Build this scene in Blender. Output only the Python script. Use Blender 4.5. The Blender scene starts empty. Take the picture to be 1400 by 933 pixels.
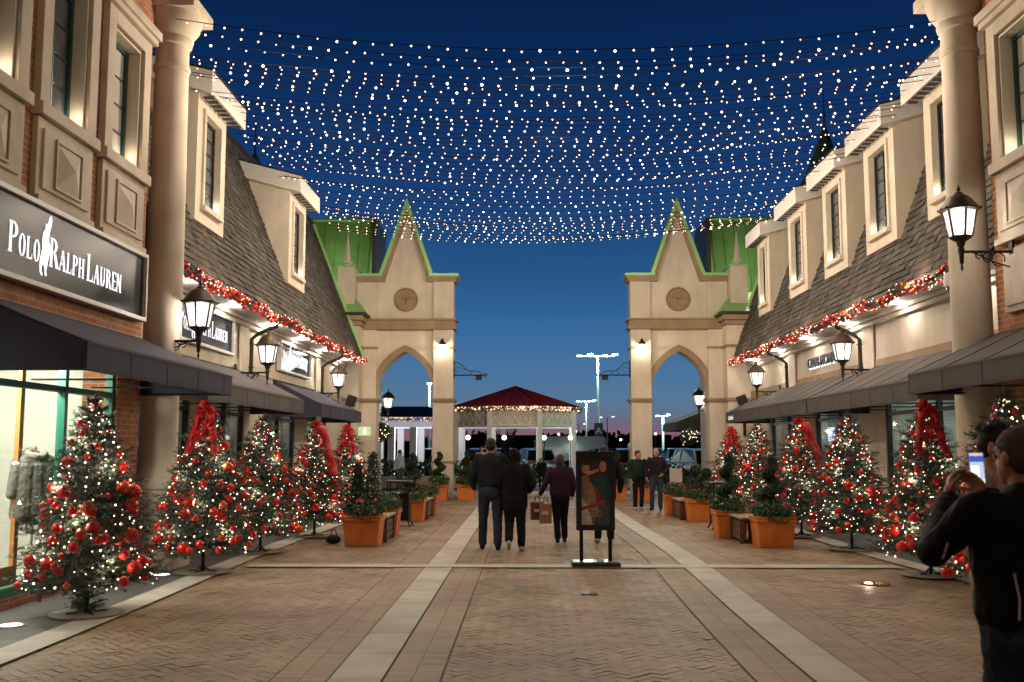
import bpy, bmesh, math, random
from mathutils import Vector, Matrix, Euler
R = math.radians
PI = math.pi
random.seed(11)
scn = bpy.context.scene
COL = scn.collection

# ------------------------------------------------------------ camera, sky, exposure
FPX, CX, CY, EYE = 1384.0, 700.0, 466.5, 1.65
pitch = math.atan((612 - CY) / FPX)
yaw = math.atan((722 - CX) / FPX * math.cos(pitch))
cam_d = bpy.data.cameras.new("camera"); cam = bpy.data.objects.new("camera", cam_d); COL.objects.link(cam)
cam_d.sensor_width = 36; cam_d.sensor_fit = 'HORIZONTAL'; cam_d.lens = FPX / 1400 * 36
cam_d.clip_start = 0.05; cam_d.clip_end = 2000
fw = Vector((-math.sin(yaw) * math.cos(pitch), math.cos(yaw) * math.cos(pitch), math.sin(pitch)))
rt = Vector((math.cos(yaw), math.sin(yaw), 0)); up = rt.cross(fw)
cam.matrix_world = Matrix(((rt.x, up.x, -fw.x, 0), (rt.y, up.y, -fw.y, 0), (rt.z, up.z, -fw.z, EYE), (0, 0, 0, 1)))
cam_d.dof.use_dof = True; cam_d.dof.focus_distance = 17.0; cam_d.dof.aperture_fstop = 3.2
scn.camera = cam

w = bpy.data.worlds.new("World"); scn.world = w; w.use_nodes = True
nt = w.node_tree; nt.nodes.clear()
out = nt.nodes.new("ShaderNodeOutputWorld"); bg = nt.nodes.new("ShaderNodeBackground")
tc = nt.nodes.new("ShaderNodeTexCoord"); sx = nt.nodes.new("ShaderNodeSeparateXYZ"); rp = nt.nodes.new("ShaderNodeValToRGB")
nt.links.new(tc.outputs['Generated'], sx.inputs[0]); nt.links.new(sx.outputs['Z'], rp.inputs[0])
def s2l(c): return tuple(((v / 255) / 12.92 if v / 255 <= .04045 else ((v / 255 + .055) / 1.055) ** 2.4) for v in c) + (1,)
SKY = [(0.0, (118, 78, 92)), (0.010, (120, 84, 98)), (0.022, (98, 92, 112)), (0.045, (80, 108, 134)), (0.075, (64, 104, 142)), (0.12, (46, 92, 140)), (0.18, (32, 74, 120)), (0.26, (20, 54, 102)), (0.36, (8, 37, 78)), (0.45, (3, 26, 60)), (1.0, (2, 14, 36))]
cr = rp.color_ramp
while len(cr.elements) < len(SKY): cr.elements.new(.5)
for e, (p, c) in zip(cr.elements, SKY): e.position = p; e.color = s2l(c)
# the glow is in the west, straight ahead: the sky behind the viewer is darker
mr_ = nt.nodes.new("ShaderNodeMapRange"); mr_.interpolation_type = 'SMOOTHSTEP'; mr_.inputs['From Min'].default_value = -.5; mr_.inputs['From Max'].default_value = .7; mr_.inputs['To Min'].default_value = .22; mr_.inputs['To Max'].default_value = .95
# faint uneven haze bands low in the sky
mpw = nt.nodes.new("ShaderNodeMapping"); mpw.inputs['Scale'].default_value = (1.4, 1.4, 26); nzw = nt.nodes.new("ShaderNodeTexNoise"); nzw.inputs['Scale'].default_value = 1.6; nzw.inputs['Detail'].default_value = 5
nt.links.new(tc.outputs['Generated'], mpw.inputs[0]); nt.links.new(mpw.outputs[0], nzw.inputs['Vector'])
maw = nt.nodes.new("ShaderNodeMath"); maw.operation = 'MULTIPLY_ADD'; maw.inputs[1].default_value = .030; nt.links.new(nzw.outputs['Fac'], maw.inputs[0])
mbw = nt.nodes.new("ShaderNodeMath"); mbw.operation = 'SUBTRACT'; mbw.inputs[1].default_value = .015; nt.links.new(sx.outputs['Z'], mbw.inputs[0]); nt.links.new(mbw.outputs[0], maw.inputs[2]); nt.links.new(maw.outputs[0], rp.inputs[0])
nt.links.new(sx.outputs['Y'], mr_.inputs['Value']); nt.links.new(mr_.outputs[0], bg.inputs[1]); nt.links.new(rp.outputs[0], bg.inputs[0])
nt.links.new(bg.outputs[0], out.inputs[0])
vs = scn.view_settings; vs.view_transform = 'Standard'; vs.look = 'None'; vs.exposure = 0.4; vs.gamma = 1
scn.cycles.use_denoising = True
scn.cycles.max_bounces = 6; scn.cycles.diffuse_bounces = 3; scn.cycles.glossy_bounces = 3; scn.cycles.transparent_max_bounces = 12
scn.cycles.sample_clamp_indirect = 3.0; scn.cycles.sample_clamp_direct = 0
scn.cycles.caustics_reflective = False; scn.cycles.caustics_refractive = False
scn.cycles.use_adaptive_sampling = True; scn.cycles.adaptive_threshold = 0.02

KL = 2.9
def light(name, loc, power, color=(1, .78, .52), r=.04, typ='POINT', rot=None, spot=None, blend=.6):
    l = bpy.data.lights.new(name, typ); l.energy = power * KL; l.color = color
    if typ in ('POINT', 'SPOT'): l.shadow_soft_size = r
    if typ == 'SPOT': l.spot_size = R(spot); l.spot_blend = blend
    o = bpy.data.objects.new(name, l); o.location = loc
    if rot: o.rotation_euler = rot
    COL.objects.link(o); return o

# ------------------------------------------------------------ materials
def _n(nt, t, **kw):
    n = nt.nodes.new(t)
    for k, v in kw.items(): setattr(n, k, v)
    return n
MATS = {}
def mat(name, col, rough=.7, metal=0, var=.0, vscale=3, bump=0, bscale=40, coat=0, island=0, spec=.5, stain=0, trans=0, streak=0, spots=0):
    if name in MATS: return MATS[name]
    m = bpy.data.materials.new(name); m.use_nodes = True; nt = m.node_tree
    b = nt.nodes['Principled BSDF']; b.inputs['Roughness'].default_value = rough; b.inputs['Metallic'].default_value = metal
    b.inputs['Base Color'].default_value = (*col, 1); b.inputs['Coat Weight'].default_value = coat
    b.inputs['Specular IOR Level'].default_value = spec
    tc = _n(nt, 'ShaderNodeTexCoord'); last = None
    if var or stain:
        no = _n(nt, 'ShaderNodeTexNoise'); no.inputs['Scale'].default_value = vscale; no.inputs['Detail'].default_value = 6
        nt.links.new(tc.outputs['Object'], no.inputs['Vector'])
        mr = _n(nt, 'ShaderNodeMapRange'); mr.inputs['From Min'].default_value = .3; mr.inputs['From Max'].default_value = .7
        mr.inputs['To Min'].default_value = 1 - var; mr.inputs['To Max'].default_value = 1 + var
        nt.links.new(no.outputs['Fac'], mr.inputs['Value'])
        mx = _n(nt, 'ShaderNodeMix', data_type='RGBA', blend_type='MULTIPLY'); mx.inputs[0].default_value = 1
        mx.inputs[6].default_value = (*col, 1); nt.links.new(mr.outputs[0], mx.inputs[7]); last = mx.outputs[2]
        nt.links.new(last, b.inputs['Base Color'])
    if streak:
        mpn = _n(nt, 'ShaderNodeMapping'); mpn.inputs['Scale'].default_value = (1.3, 1.3, .30); nt.links.new(tc.outputs['Object'], mpn.inputs[0])
        no = _n(nt, 'ShaderNodeTexNoise'); no.inputs['Scale'].default_value = 2.2; no.inputs['Detail'].default_value = 7; no.inputs['Roughness'].default_value = .65; nt.links.new(mpn.outputs[0], no.inputs['Vector'])
        mr = _n(nt, 'ShaderNodeMapRange'); mr.inputs['From Min'].default_value = .42; mr.inputs['From Max'].default_value = .75; mr.inputs['To Min'].default_value = 1; mr.inputs['To Max'].default_value = 1 - streak; nt.links.new(no.outputs['Fac'], mr.inputs['Value'])
        mx = _n(nt, 'ShaderNodeMix', data_type='RGBA', blend_type='MULTIPLY'); mx.inputs[0].default_value = 1; nt.links.new(last, mx.inputs[6]); nt.links.new(mr.outputs[0], mx.inputs[7]); last = mx.outputs[2]; nt.links.new(last, b.inputs['Base Color'])
    if spots:   # trodden gum and small stains
        vo = _n(nt, 'ShaderNodeTexVoronoi'); vo.inputs['Scale'].default_value = 2.3; nt.links.new(tc.outputs['Object'], vo.inputs['Vector'])
        no = _n(nt, 'ShaderNodeTexNoise'); no.inputs['Scale'].default_value = 5; nt.links.new(tc.outputs['Object'], no.inputs['Vector'])
        mr = _n(nt, 'ShaderNodeMapRange'); mr.inputs['From Min'].default_value = .03; mr.inputs['From Max'].default_value = .065; mr.inputs['To Min'].default_value = 1 - spots; mr.inputs['To Max'].default_value = 1
        ad = _n(nt, 'ShaderNodeMath', operation='MULTIPLY_ADD'); ad.inputs[1].default_value = -.12; nt.links.new(no.outputs['Fac'], ad.inputs[0]); ad2 = _n(nt, 'ShaderNodeMath', operation='ADD'); ad2.inputs[1].default_value = .05; nt.links.new(vo.outputs['Distance'], ad.inputs[2]); nt.links.new(ad.outputs[0], ad2.inputs[0]); nt.links.new(ad2.outputs[0], mr.inputs['Value'])
        mx = _n(nt, 'ShaderNodeMix', data_type='RGBA', blend_type='MULTIPLY'); mx.inputs[0].default_value = 1; nt.links.new(last, mx.inputs[6]); nt.links.new(mr.outputs[0], mx.inputs[7]); last = mx.outputs[2]; nt.links.new(last, b.inputs['Base Color'])
    if island:
        ge = _n(nt, 'ShaderNodeNewGeometry'); mr = _n(nt, 'ShaderNodeMapRange')
        mr.inputs['To Min'].default_value = 1 - island; mr.inputs['To Max'].default_value = 1 + island
        nt.links.new(ge.outputs['Random Per Island'], mr.inputs['Value'])
        mx = _n(nt, 'ShaderNodeMix', data_type='RGBA', blend_type='MULTIPLY'); mx.inputs[0].default_value = 1
        if last: nt.links.new(last, mx.inputs[6])
        else: mx.inputs[6].default_value = (*col, 1)
        nt.links.new(mr.outputs[0], mx.inputs[7]); nt.links.new(mx.outputs[2], b.inputs['Base Color'])
    if bump:
        no = _n(nt, 'ShaderNodeTexNoise'); no.inputs['Scale'].default_value = bscale; no.inputs['Detail'].default_value = 4
        nt.links.new(tc.outputs['Object'], no.inputs['Vector'])
        bp = _n(nt, 'ShaderNodeBump'); bp.inputs['Strength'].default_value = bump; bp.inputs['Distance'].default_value = .01
        nt.links.new(no.outputs['Fac'], bp.inputs['Height']); nt.links.new(bp.outputs[0], b.inputs['Normal'])
    MATS[name] = m; return m
def emis(name, col, strength, sample=False, base=(.8, .8, .8)):
    if name in MATS: return MATS[name]
    m = bpy.data.materials.new(name); m.use_nodes = True; b = m.node_tree.nodes['Principled BSDF']
    b.inputs['Base Color'].default_value = (*base, 1); b.inputs['Emission Color'].default_value = (*col, 1); b.inputs['Emission Strength'].default_value = strength
    m.cycles.emission_sampling = 'AUTO' if sample else 'NONE'
    MATS[name] = m; return m
def glass(name, tint=(.8, .85, .85), refl=.12):
    if name in MATS: return MATS[name]
    m = bpy.data.materials.new(name); m.use_nodes = True; nt = m.node_tree; nt.nodes.clear()
    o = _n(nt, 'ShaderNodeOutputMaterial'); mx = _n(nt, 'ShaderNodeMixShader'); t = _n(nt, 'ShaderNodeBsdfTransparent'); g = _n(nt, 'ShaderNodeBsdfGlossy')
    t.inputs[0].default_value = (*tint, 1); g.inputs['Roughness'].default_value = .02
    lw = _n(nt, 'ShaderNodeLayerWeight'); lw.inputs[0].default_value = .5; pw = _n(nt, 'ShaderNodeMath', operation='POWER'); pw.inputs[1].default_value = 4; nt.links.new(lw.outputs['Facing'], pw.inputs[0])
    ma = _n(nt, 'ShaderNodeMath', operation='MULTIPLY_ADD'); ma.inputs[1].default_value = .5; ma.inputs[2].default_value = refl * .25; nt.links.new(pw.outputs[0], ma.inputs[0])
    nt.links.new(ma.outputs[0], mx.inputs[0]); nt.links.new(t.outputs[0], mx.inputs[1]); nt.links.new(g.outputs[0], mx.inputs[2]); nt.links.new(mx.outputs[0], o.inputs[0])
    MATS[name] = m; return m
def brickmat(name, c1, c2, mortar, bw=.215, rh=.075, ms=.010, axis='YZ', bump=.5, rough=.85):
    if name in MATS: return MATS[name]
    m = bpy.data.materials.new(name); m.use_nodes = True; nt = m.node_tree; b = nt.nodes['Principled BSDF']
    ge = _n(nt, 'ShaderNodeNewGeometry'); s = _n(nt, 'ShaderNodeSeparateXYZ'); c = _n(nt, 'ShaderNodeCombineXYZ'); ad = _n(nt, 'ShaderNodeMath', operation='ADD')
    nt.links.new(ge.outputs['Position'], s.inputs[0]); nt.links.new(s.outputs['X'], ad.inputs[0]); nt.links.new(s.outputs['Y'], ad.inputs[1])
    nt.links.new(ad.outputs[0], c.inputs[0]); nt.links.new(s.outputs['Z'], c.inputs[1])
    br = _n(nt, 'ShaderNodeTexBrick'); br.inputs['Scale'].default_value = 1; br.inputs['Brick Width'].default_value = bw; br.inputs['Row Height'].default_value = rh
    br.inputs['Mortar Size'].default_value = ms; br.inputs['Mortar Smooth'].default_value = .2
    br.inputs['Color1'].default_value = (*c1, 1); br.inputs['Color2'].default_value = (*c2, 1); br.inputs['Mortar'].default_value = (*mortar, 1)
    nt.links.new(c.outputs[0], br.inputs['Vector'])
    no = _n(nt, 'ShaderNodeTexNoise'); no.inputs['Scale'].default_value = 2.5; no.inputs['Detail'].default_value = 8; nt.links.new(ge.outputs['Position'], no.inputs['Vector'])
    mr = _n(nt, 'ShaderNodeMapRange'); mr.inputs['To Min'].default_value = .55; mr.inputs['To Max'].default_value = 1.45; nt.links.new(no.outputs['Fac'], mr.inputs['Value'])
    mx = _n(nt, 'ShaderNodeMix', data_type='RGBA', blend_type='MULTIPLY'); mx.inputs[0].default_value = 1
    nt.links.new(br.outputs['Color'], mx.inputs[6]); nt.links.new(mr.outputs[0], mx.inputs[7]); nt.links.new(mx.outputs[2], b.inputs['Base Color'])
    b.inputs['Roughness'].default_value = rough
    bp = _n(nt, 'ShaderNodeBump'); bp.inputs['Strength'].default_value = bump; bp.inputs['Distance'].default_value = .006; bp.invert = True
    nt.links.new(br.outputs['Fac'], bp.inputs['Height']); nt.links.new(bp.outputs[0], b.inputs['Normal'])
    MATS[name] = m; return m

STUCCO = mat('stucco_cream', (.64, .56, .44), .85, var=.10, vscale=1.2, bump=.35, bscale=60, streak=.16)
STONE = mat('cast_stone', (.54, .455, .35), .8, var=.14, vscale=2, bump=.3, bscale=50, streak=.20)
TRIM = mat('tan_trim', (.33, .235, .14), .8, var=.12, vscale=2, bump=.2, streak=.25)
WHITE = mat('white_paint', (.72, .68, .62), .6, var=.04)
BRICK = brickmat('orange_brick', (.42, .15, .055), (.30, .095, .032), (.36, .27, .19))
SHINGLE = mat('shingle', (.082, .070, .056), .9, var=.25, vscale=1.5, bump=.4, bscale=80, island=.42)
DARK = mat('dark_backing', (.02, .018, .015), .9)
GREENROOF = mat('green_metal_roof', (.17, .37, .10), .45, metal=.2, var=.18, vscale=1.3)
GREENTRIM = mat('green_trim', (.32, .60, .22), .45, metal=.2, var=.1, vscale=2)
DGREEN = mat('dark_green_roof', (.012, .035, .022), .5, var=.2)
REDROOF = mat('red_metal_roof', (.30, .020, .012), .45, var=.1)
IRON = mat('black_iron', (.018, .016, .015), .45, metal=.6, bump=.1, bscale=90)
BRONZE = mat('dark_bronze', (.045, .032, .022), .5, metal=.4)
GFRAME = mat('green_frame', (.008, .05, .04), .4)
GFRAMEL = mat('green_shop_frame', (.01, .16, .10), .4)
BLKFRAME = mat('black_frame', (.015, .015, .017), .4)
AWN = mat('charcoal_awning_canvas', (.078, .069, .060), .85, var=.16, vscale=2.5, bump=.15, bscale=150)
AWNP = mat('navy_awning_canvas', (.040, .038, .060), .85, var=.14, vscale=4, bump=.15, bscale=150)
LAMPG = bpy.data.materials.new('lantern_glass'); LAMPG.use_nodes = True; _t = LAMPG.node_tree; _t.nodes.clear(); LAMPG.cycles.emission_sampling = 'NONE'
_o = _n(_t, 'ShaderNodeOutputMaterial'); _m = _n(_t, 'ShaderNodeMixShader'); _tr = _n(_t, 'ShaderNodeBsdfTransparent'); _e = _n(_t, 'ShaderNodeEmission'); _e.inputs[0].default_value = (1, .91, .84, 1); _e.inputs[1].default_value = 1.75; _m.inputs[0].default_value = .42
_t.links.new(_tr.outputs[0], _m.inputs[1]); _t.links.new(_e.outputs[0], _m.inputs[2]); _t.links.new(_m.outputs[0], _o.inputs[0])
BULB = emis('bulb_glow', (1, .60, .40), 2.8)
FAIRY = emis('fairy_glow', (1, .78, .54), 3.6)
LEDW = emis('white_led', (.80, .86, 1.0), 1.6)
CURT = mat('window_curtain', (.45, .42, .38), .9, var=.1)
PANE = mat('pane_glass', (.10, .11, .11), .06, spec=.8, var=.3, vscale=4)
NEEDLE = mat('fir_needles', (.050, .072, .046), .55, island=.5)
BARK = mat('bark', (.06, .04, .025), .9, bump=.5)
BAUBLE = mat('red_bauble', (.80, .018, .008), .22, metal=.15, coat=.5, spec=.6)
BAUBLEM = mat('matt_red_bauble', (.72, .014, .01), .5, coat=.1, bump=.3, bscale=200)
BAUBLEO = mat('orange_bauble', (.75, .10, .02), .25, metal=.4)
GOLD = mat('gold_cap', (.6, .4, .15), .3, metal=1)
RIBBON = mat('red_ribbon', (.52, .008, .007), .42, bump=.6, bscale=28, var=.2, vscale=8)
TERRA = mat('orange_planter', (.66, .18, .025), .6, var=.14, vscale=5, streak=.25, bump=.15)
WOOD = mat('bench_wood', (.12, .055, .025), .6, var=.3, vscale=8)
PALEWOOD = mat('pale_wood', (.36, .24, .15), .6, var=.15)
CONCRETE = mat('pale_slab', (.47, .415, .34), .7, var=.16, vscale=2.0, bump=.2, island=.09, spots=.45)
SLATE = mat('grey_slab', (.085, .08, .075), .6, var=.2, vscale=2, bump=.15, island=.2)
PAVER = mat('brown_paver', (.285, .185, .108), .62, var=.30, vscale=.7, bump=.3, bscale=60, island=.11, spots=.5)
MORTAR = mat('paver_joint', (.13, .09, .058), .95)
ASPHALT = mat('asphalt', (.045, .045, .047), .85, var=.15, vscale=.5, bump=.3, bscale=60)
STEEL = mat('galvanised_steel', (.35, .36, .36), .45, metal=.8, var=.1)
LEAF = mat('shrub_leaves', (.035, .075, .022), .6, island=.5)
LEAFD = mat('topiary_leaves', (.018, .04, .014), .7, island=.4)
SKIN = mat('skin', (.50, .24, .14), .55, var=.08, vscale=12)
HAIRB = mat('black_hair', (.012, .009, .008), .6, bump=.6, bscale=160)
HAIRG = mat('cropped_grey_hair', (.075, .058, .048), .8, bump=.6, bscale=220)
CARGL = mat('car_glass', (.008, .009, .010), .18, spec=.25)
TYRE = mat('tyre', (.012, .012, .012), .8)
RIM = mat('alloy_rim', (.4, .4, .42), .3, metal=.9)

# ------------------------------------------------------------ mesh helpers
class MB:
    def __init__(s): s.v = []; s.f = []
    def _add(s, vs, fs, M=None):
        o = len(s.v); s.v += [tuple(M @ Vector(p)) if M else tuple(p) for p in vs]; s.f += [tuple(i + o for i in f) for f in fs]; return s
    def box(s, x0, x1, y0, y1, z0, z1, M=None):
        vs = [(x, y, z) for z in (z0, z1) for y in (y0, y1) for x in (x0, x1)]
        return s._add(vs, [(0, 2, 3, 1), (4, 5, 7, 6), (0, 1, 5, 4), (2, 6, 7, 3), (0, 4, 6, 2), (1, 3, 7, 5)], M)
    def frustum(s, c, z0, z1, a0, b0, a1, b1, M=None):
        vs = [(c[0] + i * a0, c[1] + j * b0, z0) for j in (-1, 1) for i in (-1, 1)] + [(c[0] + i * a1, c[1] + j * b1, z1) for j in (-1, 1) for i in (-1, 1)]
        return s._add(vs, [(0, 2, 3, 1), (4, 5, 7, 6), (0, 1, 5, 4), (2, 6, 7, 3), (0, 4, 6, 2), (1, 3, 7, 5)], M)
    def quad(s, *p, M=None): return s._add(p, [tuple(range(len(p)))], M)
    def prism(s, pts, M, d0, d1):
        """pts 2D (u,v) -> M @ (u,v,d)"""
        n = len(pts); a = sum(pts[i][0] * pts[(i + 1) % n][1] - pts[(i + 1) % n][0] * pts[i][1] for i in range(n))
        if a < 0: pts = pts[::-1]
        vs = [(u, v, d0) for u, v in pts] + [(u, v, d1) for u, v in pts]
        return s._add(vs, [tuple(range(n))[::-1], tuple(range(n, 2 * n))] + [(i, (i + 1) % n, n + (i + 1) % n, n + i) for i in range(n)], M)
    def tube(s, pts, r, n=8, M=None, cap=True):
        pts = [Vector(p) for p in pts]; rr = r if isinstance(r, (list, tuple)) else [r] * len(pts); rings = []; prev = None
        for i, p in enumerate(pts):
            t = (pts[min(i + 1, len(pts) - 1)] - pts[max(i - 1, 0)]).normalized()
            if prev is None: a = Vector((0, 0, 1)) if abs(t.z) < .9 else Vector((1, 0, 0)); u = t.cross(a).normalized()
            else: u = (prev - t * prev.dot(t)).normalized()
            prev = u; w_ = t.cross(u); rings.append([p + (u * math.cos(2 * PI * k / n) + w_ * math.sin(2 * PI * k / n)) * rr[i] for k in range(n)])
        vs = [q for rg in rings for q in rg]; fs = []
        for i in range(len(pts) - 1):
            for k in range(n): fs.append((i * n + k, i * n + (k + 1) % n, (i + 1) * n + (k + 1) % n, (i + 1) * n + k))
        if cap: fs.append(tuple(range(n))[::-1]); fs.append(tuple(range((len(pts) - 1) * n, len(pts) * n)))
        return s._add(vs, fs, M)
    def lathe(s, prof, n=16, c=(0, 0, 0), M=None):
        vs = []; fs = []
        for r, z in prof: vs += [(c[0] + r * math.cos(2 * PI * k / n), c[1] + r * math.sin(2 * PI * k / n), c[2] + z) for k in range(n)]
        for i in range(len(prof) - 1):
            for k in range(n): fs.append((i * n + k, i * n + (k + 1) % n, (i + 1) * n + (k + 1) % n, (i + 1) * n + k))
        fs.append(tuple(range(n))[::-1]); fs.append(tuple(range((len(prof) - 1) * n, len(prof) * n)))
        return s._add(vs, fs, M)
    def ball(s, c, r, nu=8, nv=6, sc=(1, 1, 1)):
        prof = []; vs = [(c[0], c[1], c[2] - r * sc[2])]; fs = []
        for j in range(1, nv):
            a = -PI / 2 + PI * j / nv
            for k in range(nu): vs.append((c[0] + r * sc[0] * math.cos(a) * math.cos(2 * PI * k / nu), c[1] + r * sc[1] * math.cos(a) * math.sin(2 * PI * k / nu), c[2] + r * sc[2] * math.sin(a)))
        vs.append((c[0], c[1], c[2] + r * sc[2]))
        for k in range(nu): fs.append((0, 1 + (k + 1) % nu, 1 + k)); fs.append((len(vs) - 1, 1 + (nv - 2) * nu + k, 1 + (nv - 2) * nu + (k + 1) % nu))
        for j in range(nv - 2):
            for k in range(nu): a = 1 + j * nu; fs.append((a + k, a + (k + 1) % nu, a + nu + (k + 1) % nu, a + nu + k))
        return s._add(vs, fs)
    def octa(s, c, r):
        x, y, z = c; return s._add([(x + r, y, z), (x - r, y, z), (x, y + r, z), (x, y - r, z), (x, y, z + r), (x, y, z - r)], [(0, 2, 4), (2, 1, 4), (1, 3, 4), (3, 0, 4), (2, 0, 5), (1, 2, 5), (3, 1, 5), (0, 3, 5)])
    def mesh(s, name, off=(0, 0, 0)):
        me = bpy.data.meshes.new(name); ox, oy, oz = off
        me.from_pydata([(x - ox, y - oy, z - oz) for x, y, z in s.v], [], s.f); me.update(); return me
    def build(s, name, m, parent=None, smooth=False, bev=0, world=True):
        off = (0, 0, 0)
        if parent is not None and world:
            p = parent; off = Vector((0, 0, 0))
            while p is not None: off = off + p.location; p = p.parent
        me = s.mesh(name, off); me.materials.append(m)
        if smooth: me.shade_smooth(); me.set_sharp_from_angle(angle=R(35))
        o = bpy.data.objects.new(name, me); COL.objects.link(o)
        if parent is not None: o.parent = parent
        if bev:
            b = o.modifiers.new('bevel', 'BEVEL'); b.width = bev; b.segments = 2; b.limit_method = 'ANGLE'; b.angle_limit = R(40)
        return o
def tag(o, label=None, cat=None, group=None, kind=None):
    if label: o['label'] = label
    if cat: o['category'] = cat
    if group: o['group'] = group
    if kind: o['kind'] = kind
    return o
def thing(name, loc, label, cat, group=None, rz=0):
    o = bpy.data.objects.new(name, None); o.location = loc; o.rotation_euler = (0, 0, rz); o.empty_display_size = .1
    COL.objects.link(o); return tag(o, label, cat, group)
def struct(o): o['kind'] = 'structure'; return o
def copy_tree(o, parent=None):
    c = o.copy(); COL.objects.link(c); c.parent = parent
    for ch in list(o.children): copy_tree(ch, c)
    return c
def FX(x, s):   # facade matrix: local (u,v,d) -> world; left side (s=-1) faces +X and reads towards +Y, right side reads towards -Y
    if s < 0: return Matrix(((0, 0, 1, x), (1, 0, 0, 0), (0, 1, 0, 0), (0, 0, 0, 1)))
    return Matrix(((0, 0, -1, x), (-1, 0, 0, 0), (0, 1, 0, 0), (0, 0, 0, 1)))
FY = lambda y: Matrix(((1, 0, 0, 0), (0, 0, -1, y), (0, 1, 0, 0), (0, 0, 0, 1)))  # faces -Y (the camera)
def wall_x(mb, x0, x1, y0, y1, z0, z1, holes):
    ys = sorted({y0, y1, *[h[0] for h in holes], *[h[1] for h in holes]}); 
    for a, b in zip(ys, ys[1:]):
        hs = sorted([(h[2], h[3]) for h in holes if h[0] <= a and h[1] >= b]); z = z0
        for h0, h1 in hs:
            if h0 > z: mb.box(min(x0, x1), max(x0, x1), a, b, z, h0)
            z = h1
        if z < z1: mb.box(min(x0, x1), max(x0, x1), a, b, z, z1)

# ------------------------------------------------------------ ground
g = MB(); g.box(-400, 400, -60, 900, -.6, -.02); o = g.build('ground', ASPHALT); struct(o)
g = MB(); g.quad((-6.4, -2, -.006), (7.6, -2, -.006), (7.6, 35, -.006), (-6.4, 35, -.006)); struct(g.build('paving_joints', MORTAR))
def strip_x(y, base): # the right pale band wanders a little
    return base + .14 * math.exp(-((y - 15.8) / 4.6) ** 2)
g = MB(); gp = .003; c45 = math.sqrt(.5); W_ = .092
for j in range(-280, 350):
    for i in range(-280, 350):
        a = (i - j) % 4
        if a == 0: cx_, cy_, hw, hh = i + 1, j + .5, 1, .5
        elif a == 3: cx_, cy_, hw, hh = i + .5, j + 1, .5, 1
        else: continue
        wx, wy = (cx_ - cy_) * W_ * c45, (cx_ + cy_) * W_ * c45
        if wx < -4.35 or wx > 5.6 or wy < 2.0 or wy > 34.6: continue
        dz = random.uniform(-.0012, .0012); tx, ty = random.uniform(-.002, .002), random.uniform(-.002, .002); q = []
        for sx_, sy_ in ((-1, -1), (1, -1), (1, 1), (-1, 1)):
            ux, uy = (cx_ + sx_ * hw) * W_ - sx_ * gp, (cy_ + sy_ * hh) * W_ - sy_ * gp
            q.append(((ux - uy) * c45, (ux + uy) * c45, dz + tx * sx_ + ty * sy_))
        g._add(q, [(0, 1, 2, 3)])
struct(g.build('brick_paving', PAVER))
# soldier-course edge bands each side of the pale strips, with a dark joint line
def band(mb, xf, y0, y1, x0, x1, step, z, gap=.006, cross=1):
    y = y0
    while y < y1:
        e = min(y + step, y1)
        for c in range(cross):
            u0 = x0 + (x1 - x0) * c / cross; u1 = x0 + (x1 - x0) * (c + 1) / cross
            mb.quad((xf(y) + u0 + gap, y + gap, z), (xf(y) + u1 - gap, y + gap, z), (xf(e) + u1 - gap, e - gap, z), (xf(e) + u0 + gap, e - gap, z))
        y = e
LX = lambda y: -1.23; RX = lambda y: strip_x(y, 2.21)
g = MB(); sl = MB(); un = MB()
for xf in (LX, RX):
    band(un, xf, 2, 34.4, -.612, .612, .3, .0035, gap=0)
    band(g, xf, 2, 34.4, -.60, -.20, .105, .0065, .003, 2); band(g, xf, 2, 34.4, .20, .60, .105, .0065, .003, 2)
    band(sl, xf, 2, 34.4, -.19, .19, .9, .012, .004)
struct(un.build('paving_band_bed', MORTAR)); struct(g.build('paver_edge_course', PAVER))
x = -3.9
while x < 5.0:
    for yy in (14.07, 14.30, 14.53): pass
    sl.quad((x + .003, 14.12, .017), (x + .897, 14.12, .017), (x + .897, 14.5, .017), (x + .003, 14.5, .017)); x += .9
x = -1.9
while x < 3.1:
    sl.quad((x + .003, 27.8, .017), (x + .897, 27.8, .017), (x + .897, 28.1, .017), (x + .003, 28.1, .017)); x += .9
struct(sl.build('pale_paving_strips', CONCRETE))
# side borders and slate pavements
g = MB(); kl = lambda y: -4.18 - .04 * math.sin(y * .5); kr = lambda y: 5.28 + .25 * math.exp(-((y - 12) / 2.5) ** 2)
band(g, kl, 2, 32, -.17, .17, .9, .020, .004); band(g, kr, 2, 32, -.17, .17, .9, .020, .004); struct(g.build('pale_kerb_strips', CONCRETE))
g = MB(); un = MB()
band(un, kl, 2, 32, -2.0, -.16, 1, .008, 0); band(un, kr, 2, 32, .16, 2.0, 1, .008, 0); struct(un.build('pavement_bed', MORTAR))
band(g, kl, 2, 32, -1.95, -.18, .62, .015, .004, 4); band(g, kr, 2, 32, .18, 1.98, .62, .015, .004, 4); struct(g.build('slate_pavement', SLATE))
g = MB(); g.box(-14, 16, 34.7, 36.5, -.019, .10); struct(g.build('kerb', CONCRETE, bev=.02))
pk = MB(); 
for r_ in (52.5, 66, 82, 100):
    for xx in range(-30, 40, 3): pk.box(xx - .06, xx + .06, r_ - 2.6, r_ + 2.6, -.02, -.014)
struct(pk.build('parking_bay_lines', WHITE))

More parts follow.
